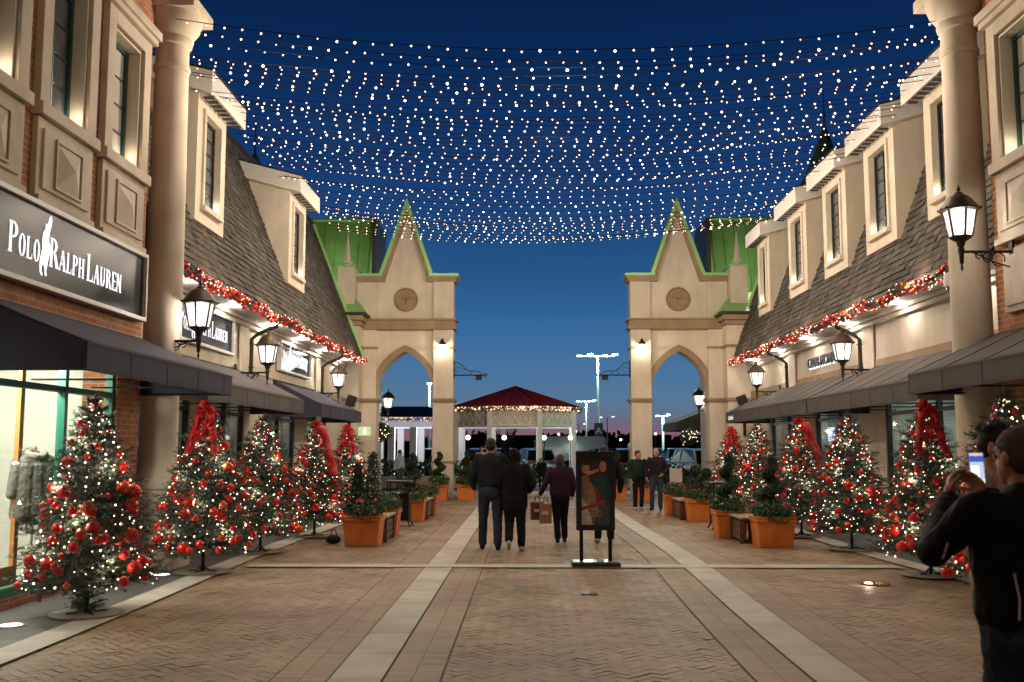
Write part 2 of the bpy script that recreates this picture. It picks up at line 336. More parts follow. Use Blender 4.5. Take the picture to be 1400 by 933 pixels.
# ------------------------------------------------------------ brick buildings with round corner columns
PANES = MB
def window_x(parent, xo, s, y0, y1, z0, z1, cols, rows, fmat, fw_=.05, depth=.0, bar=.018, pane=PANE):
    """window in a plane x=xo on side s (s=-1 faces +X)"""
    f = MB(); t = .05; d = -s
    xa, xb = sorted((xo, xo + d * t))
    f.box(xa, xb, y0, y0 + fw_, z0, z1); f.box(xa, xb, y1 - fw_, y1, z0, z1); f.box(xa, xb, y0 + fw_, y1 - fw_, z0, z0 + fw_); f.box(xa, xb, y0 + fw_, y1 - fw_, z1 - fw_, z1)
    fr = f.build('window', fmat, parent); m = MB()
    xa, xb = sorted((xo + d * .012, xo + d * .034))
    for i in range(1, cols):
        y = y0 + fw_ + (y1 - y0 - 2 * fw_) * i / cols; m.box(xa, xb, y - bar / 2, y + bar / 2, z0 + fw_, z1 - fw_)
    xa, xb = sorted((xo + d * .014, xo + d * .032))
    for j in range(1, rows):
        z = z0 + fw_ + (z1 - z0 - 2 * fw_) * j / rows; m.box(xa, xb, y0 + fw_, y1 - fw_, z - bar / 2, z + bar / 2)
    if m.v: m.build('glazing_bar', fmat, fr)
    p = MB(); xa, xb = sorted((xo + d * .004, xo + d * .010)); p.box(xa, xb, y0 + fw_, y1 - fw_, z0 + fw_, z1 - fw_); p.build('pane', pane, fr)
    return fr
def brick_building(s, x, yend, label):
    d = -s; b = thing('brick_shop_building', (x, yend - 6, 0), label, 'building')
    bays = [(yend - 1.65 - 1.65 * k, yend - .25 - 1.65 * k) for k in range(5)]
    wins = [(a + .24, c - .24, 5.35, 7.0) for a, c in bays]
    shop = (yend - 6.2, yend - .75, 0.12, 2.95)
    m = MB(); wall_x(m, x, x - d * .45, -14, yend, 0, 8.3, wins + [shop]); m.build('wall', BRICK, b)
    m = MB(); m.box(*sorted((x - d * .47, x - d * .6)), -14, yend, 3.1, 8.3); m.build('inner_wall', DARK, b)
    m = MB(); m.box(*sorted((x - d * 3, x - d * .46)), yend - .2, yend - .005, 0, 8.3); m.build('end_wall', STUCCO, b)
    m = MB(); m.box(*sorted((x + d * .4, x - d * 1.0)), 0.4, yend + .55, 8.05, 9.2); m.box(*sorted((x + d * .5, x - d * 1.0)), .4, yend + .65, 9.21, 9.4); m.build('entablature', STONE, b, bev=.02)
    for k, (a, c) in enumerate(bays):
        f = MB(); X0, X1 = x + d * .001, x + d * .09
        A = lambda *q: f.box(*sorted((q[0], q[1])), *q[2:])
        A(X0, X1, a, a + .22, 5.2, 7.2); A(X0, X1, c - .22, c, 5.2, 7.2); A(X0, X1, a + .22, c - .22, 7.02, 7.2)
        A(X0, x + d * .16, a - .06, c + .06, 7.2, 7.28); A(X0, x + d * .20, a - .09, c + .09, 7.28, 7.40)
        A(X0, x + d * .14, a - .03, c + .03, 5.2, 5.34)
        f.build('window_surround', STONE, b, bev=.006)
        f = MB(); A(X0, x + d * .07, a + .02, c - .02, 4.32, 5.2); A(X0, x + d * .10, a + .12, c - .12, 4.42, 5.08)
        A(X0, x + d * .12, a + .0, c - .0, 4.25, 4.33)
        # raised border and pyramid boss
        cy, cz, hy, hz = (a + c) / 2, 4.75, .30, .25; Xb = x + d * .10; Xf = x + d * .19
        f._add([(Xb, cy - hy, cz - hz), (Xb, cy + hy, cz - hz), (Xb, cy + hy, cz + hz), (Xb, cy - hy, cz + hz), (Xf, cy, cz)], [(0, 1, 4), (1, 2, 4), (2, 3, 4), (3, 0, 4)])
        f2 = MB(); e = .012
        for q in ((cy - hy - .03, cy - hy, cz - hz - .03, cz + hz + .03), (cy + hy, cy + hy + .03, cz - hz - .03, cz + hz + .03), (cy - hy, cy + hy, cz - hz - .03, cz - hz), (cy - hy, cy + hy, cz + hz, cz + hz + .03)):
            f2.box(*sorted((x + d * .101, x + d * .125)), *q)
        sp = f.build('stone_panel', STONE, b, bev=.006); f2.build('panel_moulding', STONE, sp)
        w0, w1, z0, z1 = wins[k]
        r_ = MB(); 
        for q in ((w0 - .004, w0 + .03, z0, z1), (w1 - .03, w1 + .004, z0, z1), (w0 + .03, w1 - .03, z1 - .03, z1), (w0 + .03, w1 - .03, z0 - .0, z0 + .03)): r_.box(*sorted((x - d * .44, x + d * .04)), *q)
        r_.build('reveal', STUCCO, b)
        fr = window_x(b, x - d * .17, s, w0 + .03, w1 - .03, z0 + .03, z1 - .03, 2, 4, GFRAME, .06, pane=CURT if k % 2 == 0 else PANE)
        if k < 3: light('window_uplight', (x - d * .02, w1 - .16, z0 + .16), .55, (1, .84, .66), .06); 
    return b
BL = brick_building(-1, -5.30, 13.72, 'orange brick shop building at left with pale stone window surrounds and a big dark sign')
BR = brick_building(1, 6.20, 13.35, 'orange brick shop building at right edge with pale stone window surrounds')
def column(parent, cx_, cy_):
    m = MB(); m.lathe([(.335, 1.22), (.335, 1.27), (.30, 1.33), (.29, 1.36), (.262, 1.40), (.258, 1.6), (.262, 3.5), (.25, 5.5), (.235, 7.05), (.255, 7.06), (.262, 7.10), (.255, 7.14), (.235, 7.15), (.235, 7.42), (.27, 7.44), (.285, 7.50), (.27, 7.55), (.30, 7.58), (.37, 7.68), (.41, 7.80), (.42, 7.88)], 40, (cx_, cy_, 0)); m.build('column', STONE, parent, smooth=True)
    m = MB(); m.box(cx_ - .44, cx_ + .44, cy_ - .44, cy_ + .44, 7.88, 8.045); m.build('capital_slab', STONE, parent, bev=.01)
    m = MB(); m.box(cx_ - .33, cx_ + .33, cy_ - .33, cy_ + .33, 0.3, 1.08); m.box(cx_ - .36, cx_ + .36, cy_ - .36, cy_ + .36, 1.08, 1.22); m.box(cx_ - .37, cx_ + .37, cy_ - .37, cy_ + .37, 0, .30); m.build('pedestal', STONE, parent, bev=.015)
column(BL, -5.16, 14.12); column(BR, 6.02, 13.72)
for k, (zz, h) in enumerate(((3.35, .9),)):
    f = MB(); f.box(6.11, 6.19, 11.9, 12.95, 3.35, 4.15); f.box(6.08, 6.12, 11.98, 12.87, 3.43, 4.07); tagp = f.build('stone_panel', STONE, BR, bev=.01)

# shop windows and interiors (walls seen through glass)
INTW = mat('shop_interior_wall', (.62, .62, .54), .8, var=.03)
INTD = mat('dim_interior', (.22, .20, .17), .8, var=.2)
SHOPG = glass('shop_glass')
def shopfront(parent, x, s, y0, y1, z1, frame, mull, interior, power, depth=1.6, bars=True, col=(1, .92, .8)):
    d = -s; xo = x - d * .12
    f = MB(); ys = [y0] + list(mull) + [y1]
    for i, y in enumerate(ys): f.box(*sorted((xo, xo + d * .09)), y - .04, y + .04, .12, z1)
    for a, c in zip(ys, ys[1:]):
        f.box(*sorted((xo, xo + d * .09)), a + .04, c - .04, .12, .22); f.box(*sorted((xo, xo + d * .09)), a + .04, c - .04, z1 - .1, z1)
        if bars: f.box(*sorted((xo, xo + d * .08)), a + .04, c - .04, 2.28, 2.35)
    fr = f.build('shop_window', frame, parent)
    p = MB(); p.box(*sorted((xo + d * .03, xo + d * .04)), y0, y1, .2, z1 - .08); p.build('pane', SHOPG, fr)
    b = MB(); xb = x - d * depth
    b.box(*sorted((xb, xb - d * .05)), y0 - .2, y1 + .2, .1, z1 + .1); b.box(*sorted((xb, xo - d * .01)), y0 - .2, y0 - .1, .1, z1 + .1); b.box(*sorted((xb, xo - d * .01)), y1 + .05, y1 + .15, .1, z1 + .1)
    b.box(*sorted((xb, xo - d * .01)), y0 - .1, y1 + .05, z1 + .1, z1 + .15); b.box(*sorted((xb, xo - d * .01)), y0 - .1, y1 + .05, .05, .12)
    b.build('display_recess', interior, parent)
    if power:
        L = MB(); ym = (y0 + y1) / 2; L.box(*sorted((x - d * depth * .75, x - d * depth * .35)), ym - (y1 - y0) * .35, ym + (y1 - y0) * .35, z1 + .06, z1 + .098); L.build('ceiling_panel_light', emis('shop_ceiling_%g' % power, col, power, True), parent)
shopfront(BL, -5.30, -1, 7.6, 12.93, 2.95, GFRAMEL, (9.6, 11.62), INTW, 13)
shopfront(BR, 6.20, 1, 7.2, 12.55, 2.95, GFRAMEL, (9.3, 11.2), INTW, 3)

# display in left shop window
t = thing('timber_display', (-5.75, 10.9, .12), 'tall orange timber frame standing inside the bright shop window', 'display frame')
m = MB(); m.box(-5.80, -5.75, 11.40, 11.49, .12, 2.9); m.box(-5.80, -5.75, 9.4, 11.40, .12, .34); m.build('timber_frame', mat('orange_timber', (.52, .20, .05), .5, var=.1), t)

# ------------------------------------------------------------ awnings
def awning(s, xf, xw, y0, y1, zt, zw, zb, m, label, text=None, scal=0, bars=True):
    """zb valance bottom, zt slope front edge, zw slope at wall"""
    d = -s; t = thing('awning', ((xf + xw) / 2, (y0 + y1) / 2, zb), label, 'awning', 'canvas awnings over the shopfronts')
    c = MB(); n = max(4, int((y1 - y0) / .35)); th = .012
    # sloped top with a slight sag between the ribs
    vs = []; fs = []; K = 7
    for i in range(n + 1):
        y = y0 + (y1 - y0) * i / n
        for k in range(K):
            f_ = k / (K - 1); sag = .018 * math.sin(PI * f_) * (1 if i % 3 else .3)
            vs.append((xf + (xw - xf) * f_, y, zt + (zw - zt) * f_ - sag))
    for i in range(n):
        for k in range(K - 1): a = i * K + k; fs.append((a, a + 1, a + K + 1, a + K))
    c._add(vs, fs); o = c.build('canvas_top', m, t, smooth=True); so = o.modifiers.new('solid', 'SOLIDIFY'); so.thickness = th
    sm_ = MB()
    for i in range(0, n + 1, 3):
        y = min(max(y0 + (y1 - y0) * i / n, y0 + .014), y1 - .014)
        sm_.tube([(xf + (xw - xf) * k / 6, y, zt + (zw - zt) * k / 6 - .035 * .15 * math.sin(PI * k / 6) + .002) for k in range(7)] , .007, 5)
        sm_.box(*sorted((xf + d * .0165, xf + d * .021)), y - .012, y + .012, zb, zt)
    sm_.box(*sorted((xf + d * .0165, xf + d * .0205)), y0, y1, zb + .028, zb + .036); sm_.box(*sorted((xf + d * .0165, xf + d * .022)), y0, y1, zt - .02, zt + .003); sm_.build('seams', m, t)
    v = MB(); v.box(*sorted((xf + d * .001, xf + d * .016)), y0, y1, zb, zt + .004)
    vo = v.build('valance', m, t)
    for yy in (y0, y1):
        e = MB(); e._add([(xf, yy - .006, zb), (xw, yy - .006, zb), (xw, yy - .006, zw - .01), (xf, yy - .006, zt - .005), (xf, yy + .006, zb), (xw, yy + .006, zb), (xw, yy + .006, zw - .01), (xf, yy + .006, zt - .005)], [(0, 1, 2, 3), (7, 6, 5, 4), (0, 4, 5, 1), (1, 5, 6, 2), (2, 6, 7, 3), (3, 7, 4, 0)])
        e.build('end_panel', m, t)
    if bars:
        b = MB(); k = max(2, int((y1 - y0) / 1.5))
        b.tube([(xf - d * .04, y0 + .02, zb + .03), (xf - d * .04, y1 - .02, zb + .03)], .014, 6)
        for i in range(k + 1):
            y = y0 + .04 + (y1 - y0 - .08) * i / k; b.tube([(xf - d * .04, y, zb + .02), (xw, y, zb + .02)], .012, 6); b.tube([(xf - d * .05, y, zt - .03), (xw, y, zw - .05)], .012, 6)
        b.build('support_frame', IRON, t)
    return t
XWL, XWR = -5.90, 7.10
awning(-1, -4.05, -5.29, 9.15, 13.72, 2.61, 3.12, 2.35, AWNP, 'nearest left awning below the biggest sign on the brick wall')
awning(-1, -4.78, XWL, 15.0, 21.45, 2.64, 3.22, 2.35, AWN, 'left awning behind the pale column and below the first smaller sign')
awning(-1, -4.78, XWL, 23.3, 28.9, 2.64, 3.20, 2.35, AWNP, 'farthest left awning below the second smaller sign')
awning(1, 5.10, 6.19, 7.0, 13.6, 2.62, 3.15, 2.35, AWN, 'nearest right awning running out of the frame beside the brick wall')
awning(1, 5.83, XWR, 15.2, 21.2, 2.66, 3.30, 2.35, AWN, 'middle right awning just beyond the round column')
a3 = awning(1, 5.83, XWR, 21.28, 29.9, 2.66, 3.30, 2.35, AWN, 'long right awning with small pale lettering at its far end')

# ------------------------------------------------------------ text
def text_mesh(body, size, ext, sx_=1.0):
    cu = bpy.data.curves.new('txt', 'FONT'); cu.body = body; cu.size = size; cu.extrude = ext; cu.align_x = 'CENTER'; cu.align_y = 'CENTER'; cu.offset = size * .012
    o = bpy.data.objects.new('txt', cu); COL.objects.link(o); dg = bpy.context.evaluated_depsgraph_get(); me = bpy.data.meshes.new_from_object(o.evaluated_get(dg))
    bpy.data.objects.remove(o); me.transform(Matrix.Diagonal((sx_, 1, 1, 1))); return me
def text_obj(name, body, size, M, m, parent, ext=.01, sx_=1.0):
    me = text_mesh(body, size, ext, sx_); me.transform(M); off = parent.location.copy()
    p = parent.parent
    while p: off += p.location; p = p.parent
    me.transform(Matrix.Translation(-off)); me.materials.clear(); me.materials.append(m)
    o = bpy.data.objects.new(name, me); COL.objects.link(o); o.parent = parent; return o
M = FX(5.812, 1) @ Matrix.Translation((-29.2, 2.49, 0)); text_obj('lettering', 'Cast Denim II', .17, M, emis('valance_letters', (.8, .76, .68), .45), a3, .002, .75)

GLY = {}
STK = [1.0]
def glyph(ch):
    """condensed slab-like serif capitals as polygons; height 1"""
    P = []; S = .135 * STK[0]; T = .05 * STK[0]; sf = .045 * STK[0]
    def st(x, w=S, y0=0, y1=1, ser=True, xe=.035):
        P.append([(x, y0), (x + w, y0), (x + w, y1), (x, y1)])
        if ser:
            for y in (y0, y1 - sf): P.append([(x - xe, y), (x + w + xe, y), (x + w + xe, y + sf), (x - xe, y + sf)])
    def arc(cx, cy, rx, ry, a0, a1, thick=S, thin=T, n=14):
        for i in range(n):
            q = []
            for a in (a0 + (a1 - a0) * i / n, a0 + (a1 - a0) * (i + 1) / n):
                c, s_ = math.cos(R(a)), math.sin(R(a)); tx = thick; ty = thin
                q.append(((cx + rx * c, cy + ry * s_), (cx + (rx - tx) * c, cy + (ry - ty) * s_)))
            P.append([q[0][0], q[1][0], q[1][1], q[0][1]])
    if ch == 'P': st(.05); arc(.22, .74, .27, .26, -90, 90); return P, .52
    if ch == 'O': arc(.27, .5, .25, .52, 0, 360, n=26); return P, .56
    if ch == 'L': st(.05); P.append([(.2, 0), (.46, 0), (.46, .28), (.40, .06), (.2, .06)]); return P, .50
    if ch == 'R': st(.05); arc(.22, .75, .25, .25, -90, 90); P.append([(.26, .5), (.38, .5), (.60, .0), (.42, 0)]); return P, .60
    if ch == 'A':
        P.append([(.24, 1), (.30, 1), (.08, 0), (.02, 0)]); P.append([(.22, 1), (.36, 1), (.56, 0), (.38, 0)]); P.append([(.12, .3), (.44, .3), (.44, .36), (.12, .36)])
        P.append([(-.04, 0), (.14, 0), (.14, .05), (-.04, .05)]); P.append([(.33, 0), (.61, 0), (.61, .05), (.33, .05)]); return P, .60
    if ch == 'H': st(.05); st(.40); P.append([(.2, .48), (.42, .48), (.42, .54), (.2, .54)]); return P, .64
    if ch == 'U': st(.05, y0=.3); st(.42, w=.07, y0=.3); arc(.27, .3, .22, .32, 180, 360, thick=.14); return P, .60
    if ch == 'E': st(.05); [P.append([(.2, y), (.44, y), (.44, y + .06), (.2, y + .06)]) for y in (0, .48, .94)]; P.append([(.40, 0), (.46, 0), (.46, .2), (.43, .2)]); P.append([(.40, 1), (.46, 1), (.46, .8), (.43, .8)]); return P, .50
    if ch == 'N': st(.03, w=.07); st(.44, w=.07); P.append([(.02, 1), (.20, 1), (.51, 0), (.40, 0)]); return P, .58
RIDER = [(.70, 1.0), (.80, 1.03), (.86, .94), (.79, .91), (.60, .80), (.58, .84), (.50, .87), (.42, .86), (.38, .81), (.39, .76), (.28, .73), (.20, .64), (.18, .52), (.22, .44), (.16, .36), (.08, .27), (.06, .16), (.10, .06), (.18, .02), (.30, .0), (.30, .04), (.22, .08), (.24, .16), (.34, .20), (.44, .16), (.50, .02), (.62, .02), (.58, .12), (.66, .22), (.72, .32), (.80, .40), (.90, .44), (.88, .50), (.78, .54), (.70, .58), (.68, .66), (.66, .74), (.60, .77), (.76, .88)]
SIGNBK = mat('sign_panel_bronze', (.010, .009, .010), .22, spec=.10)
SIGNFR = mat('sign_frame_white', (.7, .66, .6), .5)
SIGNED = emis('sign_letters', (.85, .88, 1.0), .72)
def polo_sign(x, s, y0, y1, z0, z1, label, span=None):
    d = -s; t = thing('shop_sign', (x, (y0 + y1) / 2, z0), label, 'shop sign', 'illuminated shop signs'); fwid = .055
    p = MB(); p.box(*sorted((x, x + d * .06)), y0 + fwid, y1 - fwid, z0 + fwid, z1 - fwid); p.build('sign_panel', SIGNBK, t)
    f = MB(); X = sorted((x, x + d * .11)); f.box(*X, y0, y1, z0, z0 + fwid); f.box(*X, y0, y1, z1 - fwid, z1); f.box(*X, y0, y0 + fwid, z0 + fwid, z1 - fwid); f.box(*X, y1 - fwid, y1, z0 + fwid, z1 - fwid); f.build('sign_frame', SIGNFR, t, bev=.006)
    words = 'POLO*RALPH LAUREN'; big = {0, 5, 11}; W = 0; lay = []
    for i, ch in enumerate(words):
        if ch == ' ': W += .10; continue
        if ch == '*': lay.append((ch, W, 0)); W += .52; continue
        P, wd = glyph(ch); k = 1.0 if i in big else .72; lay.append((P, W, k)); W += wd * k + .035
    L = (y1 - y0); u0, sc = (span[0], (span[1] - span[0]) / W) if span else (y0 + L * .10, L * .80 / W); H = min(.32, (z1 - z0) * .42); zb = z0 + (z1 - z0) * .30
    e = MB(); n = 0; Mx = FX(x + d * .062, s)
    for P, w0, k in lay:
        if P == '*':
            rd = MB(); q = [(((u0 + (w0 - .10) * sc + a * sc * .80)), zb - H * .42 + b * H * 2.1) for a, b in RIDER]
            if s > 0: q = [(-(y0 + y1 - a), b) for a, b in q]
            rd.prism(q, Mx, .0, .005); rd.build('rider_emblem', SIGNED, t); continue
        for poly in P:
            q = [(u0 + (w0 + a * k) * sc, zb + (b * k) * H) for a, b in poly]
            if s > 0: q = [(-(y0 + y1 - a), b) for a, b in q]
            e.prism(q, Mx, 0, .004 + (n % 7) * .0003); n += 1
    e.build('lettering', SIGNED, t)
    return t
polo_sign(-5.28, -1, 9.25, 13.55, 3.34, 4.26, 'largest dark sign with white lettering and rider emblem on the brick wall', (9.92, 12.78))
STK[0] = .72
polo_sign(XWL + .02, -1, 16.35, 19.75, 3.44, 4.16, 'smaller dark lettered sign on the cream wall behind the nearest left lantern')
polo_sign(XWL + .02, -1, 23.5, 26.8, 3.44, 4.16, 'smallest dark lettered sign on the cream wall beside the middle left lantern')
t = thing('wall_lettering', (XWR - .02, 24.6, 3.7), 'dark backlit letters on the cream wall behind a right lantern', 'shop sign')
M = FX(XWR - .05, 1) @ Matrix.Translation((-24.1, 3.72, 0)); text_obj('lettering', 'CLUB MONACO', .34, M, BLKFRAME, t, .02, 1.15)
M = FX(XWR - .012, 1) @ Matrix.Translation((-24.1, 3.70, 0)); text_obj('letter_glow', 'CLUB MONACO', .36, M, LEDW, t, .004, 1.15)

# ------------------------------------------------------------ wings with mansard roofs and dormers
def wing(s, xe, xw, y0, y1, k, dorm, label, pipes, openings):
    d = -s; ze = 4.30; zt = 8.8
    b = thing('mansard_shop_building', (xw, (y0 + y1) / 2, 0), label, 'building')
    holes = [(a, c, .12, 2.9) for a, c, *_ in openings]
    m = MB(); wall_x(m, xw, xw - d * .3, y0, y1, 0, 4.34, holes); m.build('wall', STUCCO, b)
    # far end wall, cornice under the soffit, string course
    m = MB(); X = sorted((xw - d * .301, xw - d * 2.4)); m.box(*X, y1 - .3, y1 - .002, 0, 4.3); m.build('end_wall', STUCCO, b)
    m = MB(); m.box(*sorted((xw + d * .001, xw + d * .10)), y0, y1, 4.13, 4.22); m.box(*sorted((xw + d * .001, xw + d * .16)), y0, y1, 4.22, 4.30); m.build('cornice', STUCCO, b, bev=.01)
    m = MB(); m.box(*sorted((xw + d * .001, xw + d * .035)), y0, y1, 3.22, 3.42); m.build('string_course', TRIM if s > 0 else STUCCO, b, bev=.005)
    m = MB()
    for yp in pipes: m.box(*sorted((xw + d * .036, xw + d * .07)), yp - .75, yp - .12, 3.0, 4.128)
    m.build('pilaster', STUCCO, b, bev=.008)
    m = MB(); m.box(*sorted((xe + d * .02, xw - d * .1)), y0, y1, 4.305, 4.36); m.build('soffit', WHITE, b)
    for q in range(6):
        yq = y0 + (y1 - y0) * (q + .5) / 6; dl = MB(); dl.lathe([(.05, 4.290), (.05, 4.304)], 14, (xw + d * .34, yq, 0)); dl.build('soffit_downlight', emis('soffit_lamp', (1, .95, .88), 6), b)
        light('soffit_light', (xw + d * .34, yq, 4.24), 5.5, (1, .93, .84), .05)
    m = MB(); m.box(*sorted((xe + d * .021, xe + d * .07)), y0, y1 + .05, 4.25, 4.42); m.build('gutter', BRONZE, b, bev=.01)
    # roof backing + shingle courses
    m = MB(); xt = xe - d * k * (zt - ze)
    m.prism([(xe, ze + .07), (xt, zt), (xt - d * 4, zt), (xt - d * 4, ze + .07)], Matrix(((1, 0, 0, 0), (0, 0, 1, 0), (0, 1, 0, 0), (0, 0, 0, 1))), y0, y1)
    rf = m.build('roof', DARK, b)
    sh = MB(); L = math.hypot(k, 1) * (zt - ze - .07); rows = 34; rh = L / rows; ux, uz = -d * k / math.hypot(k, 1), 1 / math.hypot(k, 1); nx, nz = d * uz, abs(k) / math.hypot(k, 1)
    rnd = random.Random(5)
    for r_ in range(rows):
        y = y0 - rnd.random() * .2
        while y < y1:
            wd = rnd.uniform(.20, .31); a, c = max(y, y0), min(y + wd - .012, y1); y += wd
            if c <= a: continue
            t0 = r_ * rh - rnd.uniform(0, .012); t1 = t0 + rh * 1.12; o0 = rnd.choice((.034, .016)) + rnd.uniform(0, .008); o1 = .006
            bx, bz = xe + ux * t0, ze + .07 + uz * t0; tx, tz = xe + ux * t1, ze + .07 + uz * t1
            p = [(bx + nx * .002, a, bz + nz * .002), (bx + nx * .002, c, bz + nz * .002), (bx + nx * o0, c, bz + nz * o0), (bx + nx * o0, a, bz + nz * o0), (tx + nx * o1, c, tz + nz * o1), (tx + nx * o1, a, tz + nz * o1)]
            sh._add(p, [(0, 1, 2, 3), (3, 2, 4, 5)])
    sh.build('shingles', SHINGLE, rf)
    m = MB(); m.box(*sorted((xt - d * 4, xt + d * .06)), y0, y1, zt, zt + .12); m.build('roof_edge', BRONZE, b)
    # verge trim at far end
    m = MB(); m.tube([(xe + d * .05, y1 + .03, ze + .06), (xt + d * .05, y1 + .03, zt)], .07, 4); m.build('verge', GREENTRIM, b)
    xf = -5.6 if s < 0 else 6.82
    for a, c in dorm:
        z0, z1 = 5.48, 7.72; xb = xf - d * 1.6; wz0, wz1 = 5.78, 7.40; wa, wc = a + .38, c - .38
        dm = MB(); wall_x(dm, xf, xf - d * .28, a, c, z0, z1, [(wa, wc, wz0, wz1)])
        M_ = Matrix(((1, 0, 0, 0), (0, 0, 1, 0), (0, 1, 0, 0), (0, 0, 0, 1)))
        for y_ in ((a, a + .1), (c - .1, c)):
            dm.prism([(xf - d * .281, z0 + .28), (xb, z0 + 2.2), (xb, z1 + .55), (xf - d * .281, z1)], M_, *y_)
        do = dm.build('dormer', STUCCO, b)
        # stone frame on the front, sill
        f = MB(); X = sorted((xf + d * .001, xf + d * .04))
        for q in ((wa - .09, wa, wz0 - .0, wz1), (wc, wc + .09, wz0, wz1), (wa - .09, wc + .09, wz1, wz1 + .09)): f.box(*X, *q)
        f.box(*sorted((xf + d * .001, xf + d * .09)), wa - .11, wc + .11, wz0 - .09, wz0); f.build('window_surround', STUCCO, do, bev=.006)
        window_x(do, xf - d * .13, s, wa, wc, wz0, wz1, 2, 6, BLKFRAME, .045, bar=.02)
        # sloping roof with deep fascia
        M_ = Matrix(((1, 0, 0, 0), (0, 0, 1, 0), (0, 1, 0, 0), (0, 0, 0, 1))); xr = xf + d * .30; m = MB()
        m.prism([(xr, 7.58), (xr, 7.96), (xb - d * .3, 8.55), (xb - d * .3, 8.17)], M_, a - .22, c + .22); m.build('dormer_roof', WHITE, do, bev=.01)
        m = MB(); m.prism([(xr + d * .02, 7.963), (xr + d * .02, 7.99), (xb - d * .3, 8.583), (xb - d * .3, 8.555)], M_, a - .24, c + .24); m.build('roof_edge', BRONZE, do)
        m = MB()
        for q in range(8):
            yy = a - .05 + (c - a + .1) * q / 7.5; m.box(*sorted((xf + d * .09, xf + d * .26)), yy, yy + .12, 7.565, 7.577)
        m.build('soffit_vent', DARK, do)
        m = MB(); yl = wc - .1; m.lathe([(.03, 0), (.04, .02), (.03, .05)], 10, (xf - d * .08, yl, wz0 + .002)); m.build('sill_light', emis('sill_glow', (1, .85, .65), 6), do)
        light('sill_uplight', (xf - d * .03, yl, wz0 + .14), .45, (1, .86, .68), .04)
    for yp in pipes:
        m = MB(); xp = xw + d * .09
        m.tube([(xe + d * .0, yp - .05, 4.28), (xe - d * .03, yp, 4.19), (xp + d * .12, yp, 4.02), (xp, yp, 3.92), (xp, yp, 2.9)], .042, 8)
        for z in (3.8, 3.3): m.box(*sorted((xw + d * .036, xp + d * .05)), yp - .055, yp + .055, z, z + .03)
        m.build('downpipe', BRONZE, b, smooth=True)
    for a, c, mull, fmat, inter, pw in openings: shopfront(b, xw, s, a, c, 2.9, fmat, mull, inter, pw, 1.4, col=(.9, 1, .95))
    return b
DL = [(16.62, 18.22), (23.28, 25.02)]
DR = [(15.5, 17.05), (18.5, 20.18), (21.38, 23.08), (24.48, 26.2), (28.3, 29.75)]
WL = wing(-1, -5.25, XWL, 14.45, 32.0, .385, DL, 'long left wing with brown mansard roof, two dormers and cream walls', (21.1, 28.5),
          [(15.2, 17.6, (16.4,), BLKFRAME, INTD, 2.2), (18.6, 21.0, (19.8,), BLKFRAME, INTD, 3), (22.6, 25.6, (24.1,), BLKFRAME, INTD, 3), (27.0, 29.6, (28.3,), BLKFRAME, INTD, 2.2)])
WR = wing(1, 6.50, XWR, 14.05, 32.3, .36, DR, 'long right wing with brown mansard roof, five dormers and cream walls', (21.4, 27.5),
          [(15.0, 20.3, (17.8,), BLKFRAME, INTW, 4.5), (21.9, 25.2, (23.4,), BLKFRAME, INTD, 3.5), (26.2, 29.8, (28.0,), BLKFRAME, INTD, 3.5)])
# things seen through the right display window
t = thing('window_display', (7.9, 18.3, .12), 'shelves with a green poster and little tree inside the right shop window', 'shop display')
m = MB()
for z in (.9, 1.45): m.box(7.6, 7.95, 16.6, 19.4, z, z + .04)
m.build('shelf', STEEL, t)
m = MB(); m.box(7.62, 7.66, 16.9, 17.45, 1.9 - .35, 1.95); m.build('green_poster', mat('poster_green', (.06, .16, .03), .6), t)
m = MB()
for i in range(14): m.box(7.65, 7.9, 16.7 + i * .19, 16.78 + i * .19, .94, 1.06 + .12 * (i % 3))
m.build('goods', mat('display_goods', (.5, .45, .4), .6, island=.6), t)
m = MB(); m.box(7.28, 7.30, 15.9, 16.4, 1.1, 1.5); m.build('white_card', WHITE, t)
# dark green turrets showing above the mansards
def turret(x, y, zb, r, h, label):
    t = thing('turret', (x, y, 4), label, 'turret', 'green pointed turrets behind the mansard roofs')
    m = MB(); m.lathe([(r, 0), (r, zb - 4)], 8, (x, y, 4)); m.build('turret_wall', STUCCO, t)
    m = MB(); m.lathe([(r * 1.2, 0), (r * .75, h * .3), (r * .35, h * .65), (.02, h)], 8, (x, y, zb)); m.build('turret_roof', DGREEN, t)
    m = MB(); m.tube([(x, y, zb + h - .05), (x, y, zb + h + 1.0)], [.03, .01], 6); m.ball((x, y, zb + h + .25), .06); m.build('finial', IRON, t)
turret(-7.6, 19.6, 8.3, .8, 1.2, 'dark green turret peeping over the left roof between its two dormers')
turret(-7.9, 28.5, 8.5, .8, 1.7, 'dark green spire with tall finial behind the farther left dormer')
turret(9.2, 20.4, 9.1, .75, 1.2, 'dark green cupola with finial above the nearest right dormers')
turret(8.7, 29.0, 8.9, .8, 2.2, 'dark green spire with finial above the farthest right dormers')

